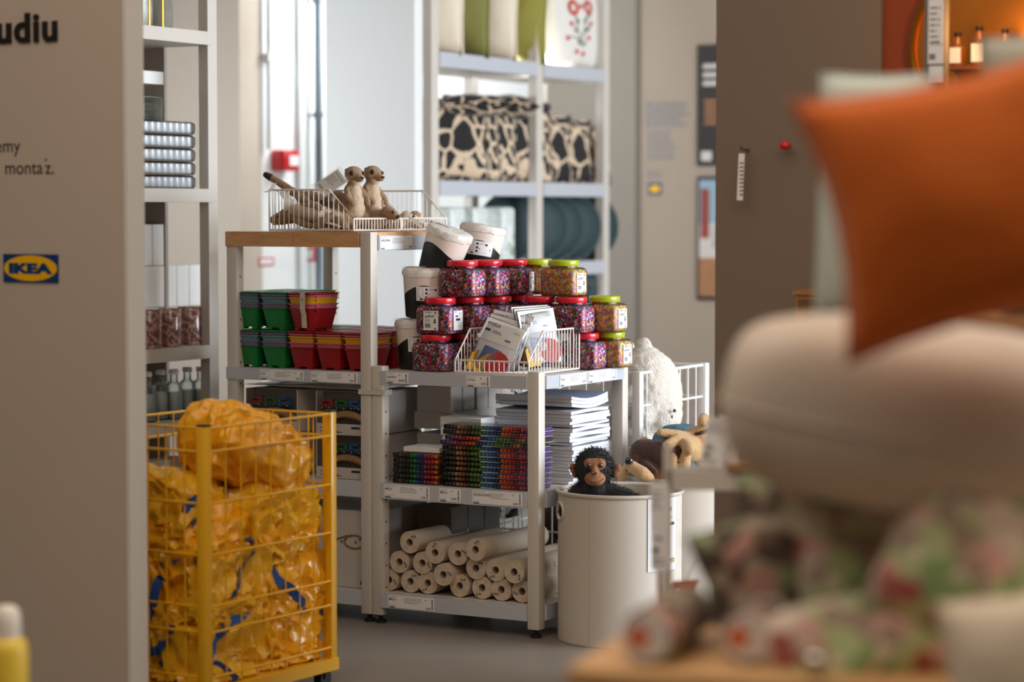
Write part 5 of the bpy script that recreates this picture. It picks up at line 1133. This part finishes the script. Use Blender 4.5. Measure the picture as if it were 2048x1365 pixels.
# cartons on the shelf below
for i, (px, m, lab) in enumerate(((296, M_CARTON, 'left'), (320, M_CARTON, 'second'), (342, mat('tan_carton', (168, 140, 118), .7), 'third'), (364, mat('tan_carton', (168, 140, 118), .7), 'right'))):
    a, _ = sp(px, 950, -.06); t = thing('lamp_carton', f'small carton, {lab} of four, seen through the yellow cart', 'carton', SW(-.08, a, zsh(1010)), group='small cartons on the lower left shelf')
    obj('carton', rmesh('carton', .10, .066, .19, .003, m, 1), None, t); obj('logo_print', MB().box(.0502, .051, -.02, .02, .07, .085), M_INK, t)

# ------------------------------------------------------------------ far shelving with cushions
GU, GV = -2.2135, 4.0443; GD = .45
bs = thing('cushion_shelving', 'tall white shelving full of cushions at the back', 'shelving', W(GU, GV, 0))
vL = hu(870, 200, GU)[0] - GV; vR = hu(1213, 200, GU)[0] - GV
def zg(py, px=1079): return hu(px, py, GU)[1]
for y in (vL, 0, vR):
    for x in (-.05, -GD): obj('post', MB().box(x, x + .05, y - .035, y + .035, 0, 3.4), M_WHITE, bs)
gt = [zg(126), zg(366), hu(1195, 522, GU)[1]]
for z in gt + [.75, .3]:
    for a, b in ((vL, 0), (0, vR)):
        s = obj('shelf_board', MB().box(-GD + .01, .0, a + .036, b - .036, z - .07, z), M_WHITE, bs); obj('label_rail', MB().box(0, .008, a + .036, b - .036, z - .072, z + .002), M_STRIP, s)
def gp(px, x, py=300): return hu(px, py, GU + x)[0]
def GW(x, v, z): return W(GU + x, v, z)
def cushion(name, label, cat, px, x, z, w, h, t, m, rot, seed=1, group=None, pinch=.06, wr=.004, puff=.5, v=None):
    r = thing(name, label, cat, GW(x, gp(px, x) if v is None else v, z), rot, group); me = pillow_mesh('cover', w, h, t, m, 18, pinch, wr, seed, puff); obj('cover', me, None, r, (0, 0, h / 2))
    pts = []
    for i in range(4):
        for k in range(5):
            s = k / 5; c = [(-1, -1), (1, -1), (1, 1), (-1, 1)]; x0, y0 = c[i]; x1, y1 = c[(i + 1) % 4]; X_ = x0 + (x1 - x0) * s; Y_ = y0 + (y1 - y0) * s
            pts.append((X_ * w / 2 * (1 - pinch * (1 - Y_ * Y_)), 0, h / 2 + Y_ * h / 2 * (1 - pinch * (1 - X_ * X_))))
    obj('seam_piping', MB().tube(pts, .006, 6, closed=True), m, r, angle=60); return r
M_OLIVE = mat('olive_fabric', (128, 126, 66), .85, var=.08, vscale=20, bump=.3, bscale=60, sheen=.2); M_CREAM = mat('cream_fabric', (236, 222, 200), .85, var=.05, vscale=20, bump=.3, bscale=60, sheen=.2); M_LIME = mat('khaki_fabric', (148, 140, 62), .85, var=.08, vscale=20, bump=.3, bscale=60, sheen=.2)
up = (0, 0, -PHI + PI)      # cushions stand on edge, seen end-on from the aisle
for px, m, lab, s in ((860, M_CREAM, 'cream cushion at the far left of the top shelf', 1), (910, M_OLIVE, 'olive green cushion, left on the top shelf', 2), (964, M_CREAM, 'cream cushion standing between two green cushions', 3), (1021, M_LIME, 'khaki green cushion, right on the top shelf', 4)):
    cushion('scatter_cushion', lab, 'cushion', px, -.18, gt[0] + .001, .42, .46, .23, m, (0, R(2), -PHI + R(3 * (s - 3))), s, 'plain cushions on the top shelf', .05, .014, .85)
M_FLORW = mat('white_quilt', (232, 228, 222), .85, var=.03, bump=.3, bscale=50)
fc_ = cushion('floral_cushion', 'white cushion embroidered with red flowers and green leaves', 'cushion', 1142, -.10, gt[0] + .001, .46, .46, .14, M_FLORW, (0, 0, -PHI + PI / 2 - R(8)), 6, None, .04, .004, .5)
def disc(mb, x, z, r0, r1, mi, n=14, y=-.0715):
    for i in range(n):
        a, b = 2 * PI * i / n, 2 * PI * (i + 1) / n; mb.add([(x + r0 * math.cos(a), y, z + r0 * math.sin(a)), (x + r1 * math.cos(a), y, z + r1 * math.sin(a)), (x + r1 * math.cos(b), y, z + r1 * math.sin(b)), (x + r0 * math.cos(b), y, z + r0 * math.sin(b))], [(0, 1, 2, 3)], mi)
em = MB()
for x, z, r_ in ((-.07, .33, .045), (.07, .34, .04)): disc(em, x, z, r_ * .5, r_, 0)
for x, z in ((.0, .34), (-.09, .24), (.09, .25), (-.12, .16), (.07, .17), (-.03, .09), (.03, .08)): disc(em, x, z, 0, .014, 0)
for a, b in (((.0, .12), (-.06, .30)), ((.0, .12), (.06, .31)), ((.0, .16), (-.11, .17)), ((0, .18), (.08, .24))): em.tube([(a[0], -.0705, a[1]), (b[0], -.0705, b[1])], .003, 5, 1)
for x, z, q in ((-.03, .25, .6), (.03, .26, -.6), (-.05, .20, .9), (.06, .21, -.7), (-.02, .14, .3), (.03, .13, -.3), (.08, .29, -.4)): em.add([(x + .012 * math.cos(q) * -1, -.0712, z - .012), (x + .010, -.0712, z), (x + .022 * math.sin(-q), -.0712, z + .03), (x - .010, -.0712, z)], [(0, 1, 2, 3)], 2)
for i, (x, y, z) in enumerate(em.v):                    # lay the embroidery on the curved cover
    a, b = x / .23, (z - .23) / .23; d = (max(0, 1 - abs(a) ** 2.6) * max(0, 1 - abs(b) ** 2.6)) ** .5; em.v[i] = (x, -(d * .07 + .006), z)
obj('embroidery', em, [mat('red_thread', (206, 52, 34), .8), mat('brown_thread', (110, 84, 60), .8), mat('green_thread', (74, 130, 66), .8)], fc_, angle=0)
# black and cream penguin-pattern cushions
M_PENG = ramp_mat('black_cream_print', 'EDGE', 9.0, [(0, (226, 202, 174)), (.06, (30, 27, 29)), (.52, (226, 206, 180))], .8, stretch=(1, 1.6, .8), warp=.10, sheen=.15)
for k, (px, x, dz, w, h, rz, lab) in enumerate(((900, -.14, 0, .46, .44, 96, 'leftmost'), (928, -.10, 0, .46, .44, 74, 'second from left'), (965, -.10, 0, .46, .46, 70, 'third from left'), (1005, -.10, 0, .46, .46, 66, 'fourth from left'), (1042, -.12, 0, .44, .44, 62, 'fifth from left'), (1090, -.14, 0, .42, .38, 52, 'sixth from left'), (1132, -.10, 0, .42, .36, 48, 'seventh from left'), (1172, -.08, 0, .40, .34, 44, 'rightmost'))):
    cushion('printed_cushion', f'black and cream printed cushion, {lab} on the middle shelf', 'cushion', px, x - .06, gt[1] + .001, w * .9, h, .13, M_PENG, (R(-5), 0, -PHI + R(90 - rz * .55)), k + 11, 'black and cream printed cushions', .06, .014, .65)
for k, (px, lab) in enumerate(((950, 'left'), (1010, 'right'))):
    cushion('printed_cushion', f'black printed cushion lying flat on top of the row, {lab}', 'cushion', px, -.20, gt[1] + .40, .36, .30, .12, M_PENG, (R(90), 0, -PHI + R(30)), k + 31, 'black and cream printed cushions', .06, .012, .45)
# teal velvet round cushions
def velvet():
    m = mat('teal_velvet', (12, 50, 56), .6, var=.2, vscale=14, sheen=.25, bump=.2, bscale=50); return m
M_TEAL = velvet()
def round_cushion(label, px, py, x, d, t, rz):
    v, z = hu(px, py, GU + x); r = thing('round_cushion', label, 'cushion', GW(x, v, z - d / 2), (0, 0, -PHI + rz), 'round teal velvet cushions'); n = 40; mb = MB(); lo = []
    for k in range(13):
        a = PI * (k / 12 - .5); rad = d / 2 * max(.02, math.cos(a)) ** .55
        lo.append([(rad * math.cos(q) * (1 + .02 * math.cos(20 * q)), t / 2 * math.sin(a), d / 2 + rad * math.sin(q) * (1 + .02 * math.cos(20 * q))) for q in [2 * PI * i / n for i in range(n)]])
    obj('cover', mb.loft(lo), M_TEAL, r, angle=70); obj('button', MB().sph((0, -t / 2, d / 2), (.015, .008, .015), 10), M_TEAL, r)
    obj('gusset_piping', MB().tube([(d / 2 * math.cos(q), 0, d / 2 + d / 2 * math.sin(q)) for q in [2 * PI * i / n for i in range(n)]], .007, 6, closed=True), M_TEAL, r)
zc = gt[2] + .19
for k, (px, x, lab) in enumerate(((1040, -.22, 'leftmost, behind the white packs'), (1096, -.16, 'second from left'), (1128, -.14, 'third from left'), (1164, -.12, 'fourth from left'), (1200, -.12, 'rightmost'))):
    round_cushion(f'round teal velvet cushion, {lab}', px - 22, 455, x, .37, .13, R(56))
round_cushion('round teal velvet cushion on the lowest visible shelf at right', 1170, 575, -.12, .22, .15, R(50))
# pale printed packs beside the teal cushions
M_PACK = ramp_mat('pale_leaf_print', 'NOISE', 16, [(0, (150, 176, 150)), (.36, (226, 234, 232)), (.56, (206, 222, 222)), (.66, (238, 240, 238))], .4, coat=.3)
for k, (px, py, lab, w) in enumerate(((905, 520, 'left', .22), (950, 520, 'middle', .24), (1005, 520, 'right', .24))):
    v = hu(px, 450, GU - .06)[0]; o = tag(obj('bedding_pack', rmesh('bedding_pack', .16, w * .62, .30, .02, M_PACK, 3), None, None, GW(-.10, v, gt[2] + .001), (0, 0, -PHI + R(3 * k - 3))), f'white pack with pale leaf print, {lab} of three', 'bedding pack', 'pale printed packs on the far shelf')
    obj('spine_label', MB().box(.0805, .0815, -.02, .02, .12, .20), M_CARD, o)
# ------------------------------------------------------------------ hooks, tags and shelf on the taupe and red walls
def wallp(px, py, off=0.0): u, z = hv(px, py, TV - off); return W(u, TV - off, z)
M_STEEL = mat('brushed_steel', (150, 146, 140), .35, metal=.9)
t = thing('wall_hook', 'small steel hook with hanging paper tag on the taupe wall', 'hook', wallp(1497, 300))
obj('hook_rod', MB().tube([(0, 0, 0), (0, -.05, 0), (0, -.06, .012)], .004, 8), M_STEEL, t); obj('hanging_tag', MB().box(-.010, .010, -.05, -.0485, -.155, -.012), M_CARD, t, rot=(0, .04, 0)); m = MB()
for i in range(9): bar(m, -.007, .007, -.14 + i * .012, -.135 + i * .012, 0, -.0508)
obj('lettering', m, M_GREYINK, t, angle=0)
t = thing('coat_peg', 'small red peg on the taupe wall', 'peg', wallp(1580, 292)); obj('knob', MB().sph((0, -.04, 0), (.018, .014, .014), 14), M_REDBOX, t); obj('stem', MB().cyl((0, 0, 0), (0, -.035, 0), .005, n=8), M_STEEL, t)
# round gold mirror on the red wall
c = wallp(1990, 92, -.02); t = thing('round_mirror', 'round amber mirror with gold rim on the rust red wall', 'mirror', c)
RM = (hv(1990, 92, TV)[0] - hv(1829, 92, TV)[0]); M_GOLD = mat('gold_rim', (214, 150, 60), .25, metal=1.0); M_AMBER = mat('amber_mirror_glass', (196, 124, 50), .38, metal=.8, var=.15, vscale=6)
obj('rim', MB().tube([(RM * math.cos(q), -.02, RM * math.sin(q)) for q in [2 * PI * i / 48 for i in range(48)]], .010, 8, closed=True), M_GOLD, t); obj('glass', MB().cyl((0, -.002, 0), (0, -.016, 0), RM - .004, n=48), M_AMBER, t)
# narrow shelf with amber bottles and tags in front of the mirror
z = hv(1930, 132, TV - .10)[1]; u0 = hv(1900, 132, TV - .1)[0]; u1 = hv(2075, 132, TV - .1)[0]
sh = thing('glass_shelf', 'narrow wooden wall shelf with amber bottles in front of mirror', 'shelf', W(u0, TV - .15, z)); obj('board', MB().box(0, u1 - u0, 0, .149, -.012, 0), wood('walnut', (96, 56, 34), (122, 74, 44)), sh)
for x in (.02, u1 - u0 - .03): obj('bracket', MB().box(x, x + .01, .03, .149, -.05, -.012), M_STEEL, sh)
M_AMBG = mat('amber_glass', (190, 104, 30), .08, var=.1, coat=.6, trans=.4)
for i, (px, h, lab) in enumerate(((1915, .085, 'left'), (1958, .10, 'middle'), (2010, .09, 'right'))):
    u = hv(px, 120, TV - .09)[0]; b = thing('amber_bottle', f'small amber glass bottle with white tag, {lab} on the wall shelf', 'bottle', W(u, TV - .09, z), group='amber bottles on the wall shelf')
    obj('glass_body', MB().lathe([(.020, 0), (.022, .003), (.022, h * .6), (.010, h * .75), (.009, h)], 20), M_AMBG, b); obj('cap', MB().lathe([(.011, h), (.011, h + .012)], 16), M_BLACK, b); obj('tag', MB().box(-.015, .018, -.026, -.0245, h * .1, h * .62), M_CARD, b)
lt_ = bpy.data.lights.new('added_mirror_light', 'POINT'); lt_.energy = 3.0; lt_.color = (1, .55, .2); lt_.shadow_soft_size = .05; lo_ = bpy.data.objects.new('added_mirror_light', lt_); COL.objects.link(lo_); lo_.location = wallp(1985, 60, .3)  # added unseen point light that warms the amber mirror glass
# grey post with label holder
c = wallp(1872, 80, .35); pm = thing('label_post', 'grey post with white label strip in front of the red wall', 'label post', (c.x, c.y, 0), None)
w_ = .045; obj('post', MB().box(-w_ / 2 - .012, w_ / 2 + .004, 0, .03, 0, 2.3), mat('grey_post', (120, 108, 98), .6), pm)
zt, zb = hv(1872, -40, TV - .35)[1], hv(1872, 128, TV - .35)[1]; lb = obj('label_strip', MB().box(-.022, .022, -.004, -.001, zb, zt), M_CARD, pm); m = MB()
lines(m, -.017, .016, zt - .08, 7, .016, .005, 0, -.0046, 2); put_text(m, '179,-', -.017, zb + .05, .02, 1, -.0046); bar(m, -.018, .0, zb + .012, zb + .028, 0, -.0046); obj('lettering', m, [M_GREYINK, M_INK], lb, angle=0)
obj('label_strip', MB().box(-.018, .022, -.004, -.001, zb - .05, zb - .006), M_CARD, pm)
# wooden box on the wall
c = wallp(1590, 640, .14); t = thing('wooden_box', 'small wooden drawer box on the taupe wall beside cushion', 'wooden box', c); M_OAK = wood('oak', (150, 104, 62), (176, 126, 80)); 
obj('box', MB().box(0, .12, 0, .139, -.05, .085), M_OAK, t); obj('lid', MB().box(-.006, .126, -.006, .139, .075, .088), M_OAK, t); obj('drawer', MB().box(.012, .11, -.004, .0, .035, .062), wood('dark_oak', (104, 72, 46), (126, 90, 58)), t)

# ------------------------------------------------------------------ white display table with hanging price tags, middle distance
DY = 5.6; a = hy(1326, 985, DY); zt = hy(1400, 938, DY).z
dt = thing('display_table', 'white display table with wood top behind the floral textiles', 'table', (a.x, DY, 0), (0, 0, -R(4)))
obj('top_board', MB().box(.15, .62, -.01, .10, zt - .004, zt + .010), M_OAK, dt); obj('front_rail', MB().box(.005, .62, 0, .02, zt - .05, zt - .004), M_WHITE, dt); obj('back_rail', MB().box(.005, .62, .08, .10, zt - .05, zt - .004), M_WHITE, dt)
for x in (0, .60):
    for y in (0, .08): obj('leg', MB().box(x, x + .022, y, y + .022, 0, zt + (.055 if x == 0 and y == 0 else -.004)), M_WHITE, dt)
def hang_tag(label, px, py0, py1, Y, w, ry, name, price, cat='price tag'):
    p = hy(px, py0, Y); h = p.z - hy(px, py1, Y).z; t = thing('price_tag', label, cat, p, (0, ry, 0)); c = obj('card', MB().box(-w / 2, w / 2, -.001, .001, -h, 0), M_CARD, t); m = MB()
    lines(m, -w * .4, w * .35, -h * .12, 4, h * .06, h * .02, 1, -.0016, 3); put_text(m, price, -w * .38, -h * .66, w * .3, 0, -.0016, .0004); bar(m, -w * .4, -w * .1, -h * .8, -h * .74, 0, -.0016); lines(m, -w * .4, w * .3, -h * .88, 2, h * .05, h * .02, 1, -.0016, 5)
    obj('lettering', m, [M_INK, M_GREYINK], c, angle=0); return t
t = hang_tag('long white price tag hanging in front of the bin', 1318, 965, 1142, 5.5, .042, R(-1), '', '179,-'); obj('stick', MB().cyl((-.002, .006, -t.location.z + .002), (-.002, .006, .02), .006, n=8).cyl((-.002, .006, -t.location.z + .001), (-.002, .006, -t.location.z + .012), .05, n=20), M_OAK, t)
hang_tag('tilted white price tag on the display table, nearer one', 1438, 838, 935, 5.60, .052, R(10), '', '29,-'); hang_tag('white price tag behind the tilted one on display table', 1458, 832, 935, 5.63, .05, R(3), '', '29,-')
# orange tag with pale lettering
q = [hy(1312, 1245, 6.2), hy(1347, 1163, 6.2), hy(1398, 1160, 6.25), hy(1368, 1232, 6.25)]; c = q[0].copy(); t = thing('orange_tag', 'orange paper tag with pale lettering beside the cream bin', 'paper tag', c, (0, 0, 0))
vs = [tuple(p - c) for p in q]; vs += [tuple(Vector(p) + Vector((0, .002, 0))) for p in vs]; obj('card', MB().add(vs, [(0, 1, 2, 3)[::-1], (4, 5, 6, 7), (0, 1, 5, 4), (1, 2, 6, 5), (2, 3, 7, 6), (3, 0, 4, 7)]), mat('orange_paper', (214, 84, 40), .7, var=.1), t); m = MB()
for i in range(7): f = .12 + i * .11; p = Vector(vs[0]).lerp(Vector(vs[1]), f) + Vector((.012, -.001, 0)); m.add([p, p + Vector((.012, 0, .002)), p + Vector((.014, 0, .009)), p + Vector((.003, 0, .008))], [(0, 1, 2, 3)])
obj('lettering', m, M_CARD, t, angle=0); obj('string', MB().tube([tuple(Vector(vs[1]).lerp(Vector(vs[2]), .5)), (.10, .0, .16), (.16, .03, .15)], .001, 5), M_BLACK, t)
# support for the tag: folded dark textile on a low plinth
pl = hy(1450, 1300, 6.35); tag(obj('plinth', rmesh('plinth', .22, .26, .435, .006, mat('dark_plinth', (70, 58, 50), .7)), None, None, (pl.x, 6.40, 0)), 'dark low plinth behind the floral textiles', 'plinth')

# ------------------------------------------------------------------ foreground table with floral textiles, cream cushion, orange cushion
TY = 3.5; TZ = .832
tb = thing('foreground_table', 'pale wooden display table with white apron in the foreground', 'table', (hy(1130, 1342, TY).x, TY, 0), (0, 0, -R(18)))
obj('top_board', rmesh('top_board', 1.1, .42, .03, .006, wood('pale_pine', (206, 158, 104), (224, 180, 126)), 2), None, tb, (.55, .21, TZ - .03)); obj('apron', MB().box(.03, 1.07, .02, .04, TZ - .11, TZ - .03), M_WHITE, tb)
for x in (.04, 1.02):
    for y in (.03, .35): obj('leg', MB().box(x, x + .045, y, y + .045, 0, TZ - .03), M_WHITE, tb)
M_FLOR = ramp_mat('dark_floral_print', 'F1', 30, [(0, (92, 78, 68)), (.22, (160, 140, 122)), (.34, (160, 174, 130)), (.46, (100, 78, 68)), (.58, (214, 164, 150)), (.68, (132, 110, 92)), (.8, (200, 182, 162)), (.92, (104, 60, 58))], .85, warp=.03, sheen=.1)
M_FLOR2 = ramp_mat('pale_floral_print', 'F1', 30, [(0, (226, 208, 190)), (.2, (144, 176, 116)), (.34, (238, 190, 178)), (.48, (176, 156, 138)), (.62, (244, 226, 208)), (.76, (176, 96, 88)), (.86, (196, 212, 158))], .85, warp=.03, sheen=.1)
M_WINE = mat('wine_fabric', (66, 26, 30), .85, var=.15)
def soft(name, label, cat, px, py, Y, w, h, t, m, rot, seed, pinch=.06, wr=.008, puff=.45, group=None, piping=True):
    r = thing(name, label, cat, hy(px, py, Y), rot, group); obj('cover', pillow_mesh('cover', w, h, t, m, 26, pinch, wr, seed, puff), None, r)
    if piping:
        P = []
        for i in range(4):
            for k in range(6):
                s = k / 6; c = [(-1, -1), (1, -1), (1, 1), (-1, 1)]; x0, y0 = c[i]; x1, y1 = c[(i + 1) % 4]; X_ = x0 + (x1 - x0) * s; Y_ = y0 + (y1 - y0) * s; P.append((X_ * w / 2 * (1 - pinch * (1 - Y_ * Y_)), 0, Y_ * h / 2 * (1 - pinch * (1 - X_ * X_))))
        obj('edge_seam', MB().tube(P, .004, 6, closed=True), m, r, angle=60)
    return r
FG = 'floral textiles on the foreground table'
soft('floral_cushion', 'dark floral cushion leaning at the left of the table', 'cushion', 1585, 1165, 3.75, .27, .24, .15, M_FLOR, (R(-14), R(-18), R(8)), 3, group=FG)
soft('floral_cushion', 'dark floral cushion in the middle under the cream cushion', 'cushion', 1640, 1140, 3.85, .30, .26, .15, M_FLOR, (R(-10), R(8), R(-6)), 4, group=FG)
soft('floral_cushion', 'pale floral cushion with green leaves right of centre', 'cushion', 1790, 1120, 3.70, .32, .28, .15, M_FLOR2, (R(-20), R(-6), R(4)), 5, group=FG)
soft('floral_cushion', 'pale pink floral cushion at the right edge of the table', 'cushion', 1975, 1130, 3.50, .30, .28, .15, M_FLOR2, (R(-12), R(24), R(-4)), 6, group=FG)
soft('wine_cushion', 'wine red folded textile between the floral cushions', 'cushion', 1680, 1060, 3.98, .20, .20, .12, M_WINE, (R(-8), R(10), 0), 7)
soft('floral_throw', 'folded floral throw lying along the front of table', 'throw', 1800, 1270, 3.52, .42, .15, .12, M_FLOR2, (R(-30), R(-14), R(3)), 8, .03, .02, .4)
soft('white_cushion', 'white cushion at the bottom right foreground corner', 'cushion', 2055, 1335, 3.25, .22, .20, .12, M_CREAM, (R(-10), R(-8), 0), 9)
# rolled floral textiles with white and orange end labels
for k, (px, py, lab) in enumerate(((1295, 1290, 'left'), (1495, 1282, 'right'))):
    p = hy(px, py, 3.52); t = thing('rolled_throw', f'rolled floral throw with white and orange end label, {lab} of two', 'rolled throw', p, (0, 0, R(-18)), 'rolled throws on the foreground table'); rad = p.z - TZ if p.z - TZ > .02 else .04
    rad = .042; t.location.z = TZ + rad + .0005
    mb = MB(); n = 28; lo = []
    for (s, y) in ((.3, .0), (.8, -.002), (.97, .004), (1, .02), (1, .24), (.9, .25), (.2, .252)): lo.append([(rad * s * math.cos(q) * (1 + .03 * math.sin(3 * q)), y, rad * s * math.sin(q)) for q in [2 * PI * i / n for i in range(n)]])
    obj('roll', mb.loft(lo), M_FLOR, t, angle=60); obj('end_label', MB().prism(ell(0, 0, rad * .84, rad * .84), -.006, -.003), M_CARD, t)
    obj('label_patch', MB().prism([(-rad * .75, -rad * .15), (-rad * .1, -rad * .45), (rad * .12, rad * .05), (-rad * .35, rad * .5)], -.0075, -.006), mat('orange_label', (236, 112, 40), .6), t)
t = thing('steel_knob', 'shiny steel ball knob on the foreground table', 'knob', hy(1632, 1325, 3.42), (0, 0, 0)); t.location.z = TZ; obj('ball', MB().sph((0, 0, .022), .0175, 20), mat('polished_steel', (210, 206, 200), .08, metal=1.0), t); obj('collar', MB().lathe([(.012, 0), (.012, .003), (.007, .006)], 16), M_STEEL, t)
# cream rounded cushion carrying the orange one
M_BOUC = mat('cream_boucle', (212, 198, 182), .95, var=.05, vscale=30, bump=.4, bscale=120, sheen=.2)
p = hy(1858, 838, 3.68); cr = thing('pouffe_cushion', 'large cream rounded cushion under the orange cushion', 'cushion', p, (0, R(9), R(-8)))
def sup(a, e): return math.copysign(abs(a) ** e, a)
mb = MB(); n, k_ = 40, 20; lo = []
for i in range(k_ + 1):
    a = -PI / 2 + PI * i / k_; cz = max(.03, math.cos(a)) ** .62; lo.append([(.318 * cz * sup(math.cos(q), .85), .24 * cz * sup(math.sin(q), .85), .150 * sup(math.sin(a), .8) + .022 * cz * noise.noise(Vector((math.cos(q) * 2, math.sin(q) * 2, i * .2)))) for q in [2 * PI * j / n for j in range(n)]])
obj('cover', mb.loft(lo), M_BOUC, cr, angle=180); obj('side_seam', MB().tube([(.318 * sup(math.cos(q), .85), .24 * sup(math.sin(q), .85), -.02) for q in [2 * PI * j / n for j in range(n)]], .004, 6, closed=True), M_BOUC, cr, angle=60)
M_ORA = mat('orange_fabric', (208, 100, 8), .85, var=.06, vscale=14, bump=.15, bscale=80, sheen=.15)
soft('orange_cushion', 'large orange cushion standing on the cream cushion', 'cushion', 1962, 392, 3.33, .455, .372, .15, M_ORA, (R(-6), R(-13), R(-10)), 12, .13, .010, .42)
soft('mint_cushion', 'pale mint cushion behind the orange cushion', 'cushion', 1745, 395, 4.3, .19, .44, .10, mat('mint_fabric', (196, 206, 198), .85, var=.04), (R(-4), R(1), R(-10)), 13, .03, .004, .4)
soft('grey_cushion', 'pale grey cushion top at the right frame edge', 'cushion', 2135, 345, 4.5, .28, .53, .12, mat('pale_grey_fabric', (170, 168, 156), .85, var=.05), (R(-4), R(-5), R(-8)), 14, .04, .005, .42)
# backing shelf that carries the mint and grey cushions
p = hy(1600, 640, 4.3); z = hy(1745, 395, 4.3).z - .219
st = thing('cushion_stand', 'oak cushion stand hidden behind the cream cushion', 'stand', (p.x + .1, 4.32, 0), (0, 0, -R(6))); obj('board', MB().box(0, .8, 0, .34, z - .02, z - .002), M_OAK, st)
for x in (.03, .73):
    for y in (.02, .28): obj('leg', MB().box(x, x + .04, y, y + .04, 0, z - .02), M_OAK, st)
# bottle at the bottom left corner
p = hy(14, 1360, 5.0); t = thing('yellow_bottle', 'yellow bottle with rounded white cap at bottom left corner', 'bottle', (p.x, 5.0, p.z - .14), (0, 0, 0))
obj('bottle_body', MB().lathe([(.040, 0), (.044, .006), (.045, .20), (.040, .222), (.030, .230)], 32), mat('yellow_bottle_plastic', (240, 206, 70), .4, coat=.2), t, angle=50); obj('cap', MB().lathe([(.030, .228), (.031, .26), (.027, .285), (.018, .295), (0, .297)], 28, cap1=False), mat('ivory_cap', (238, 232, 220), .4), t, angle=60)
tag(obj('product_stand', rmesh('product_stand', .30, .26, t.location.z, .005, M_WHITE), None, None, (p.x - .05, 5.02, 0)), 'white product stand under the yellow bottle', 'stand')

# flat print and embroidery is too fine to pick apart piece by piece
for o in COL.objects:
    if o.name.split('.')[0] in ('lettering', 'print', 'wrapper_print', 'end_print', 'printed_text', 'printed_logo', 'embroidery', 'floor_marking') and o.parent: o['kind'] = 'stuff'
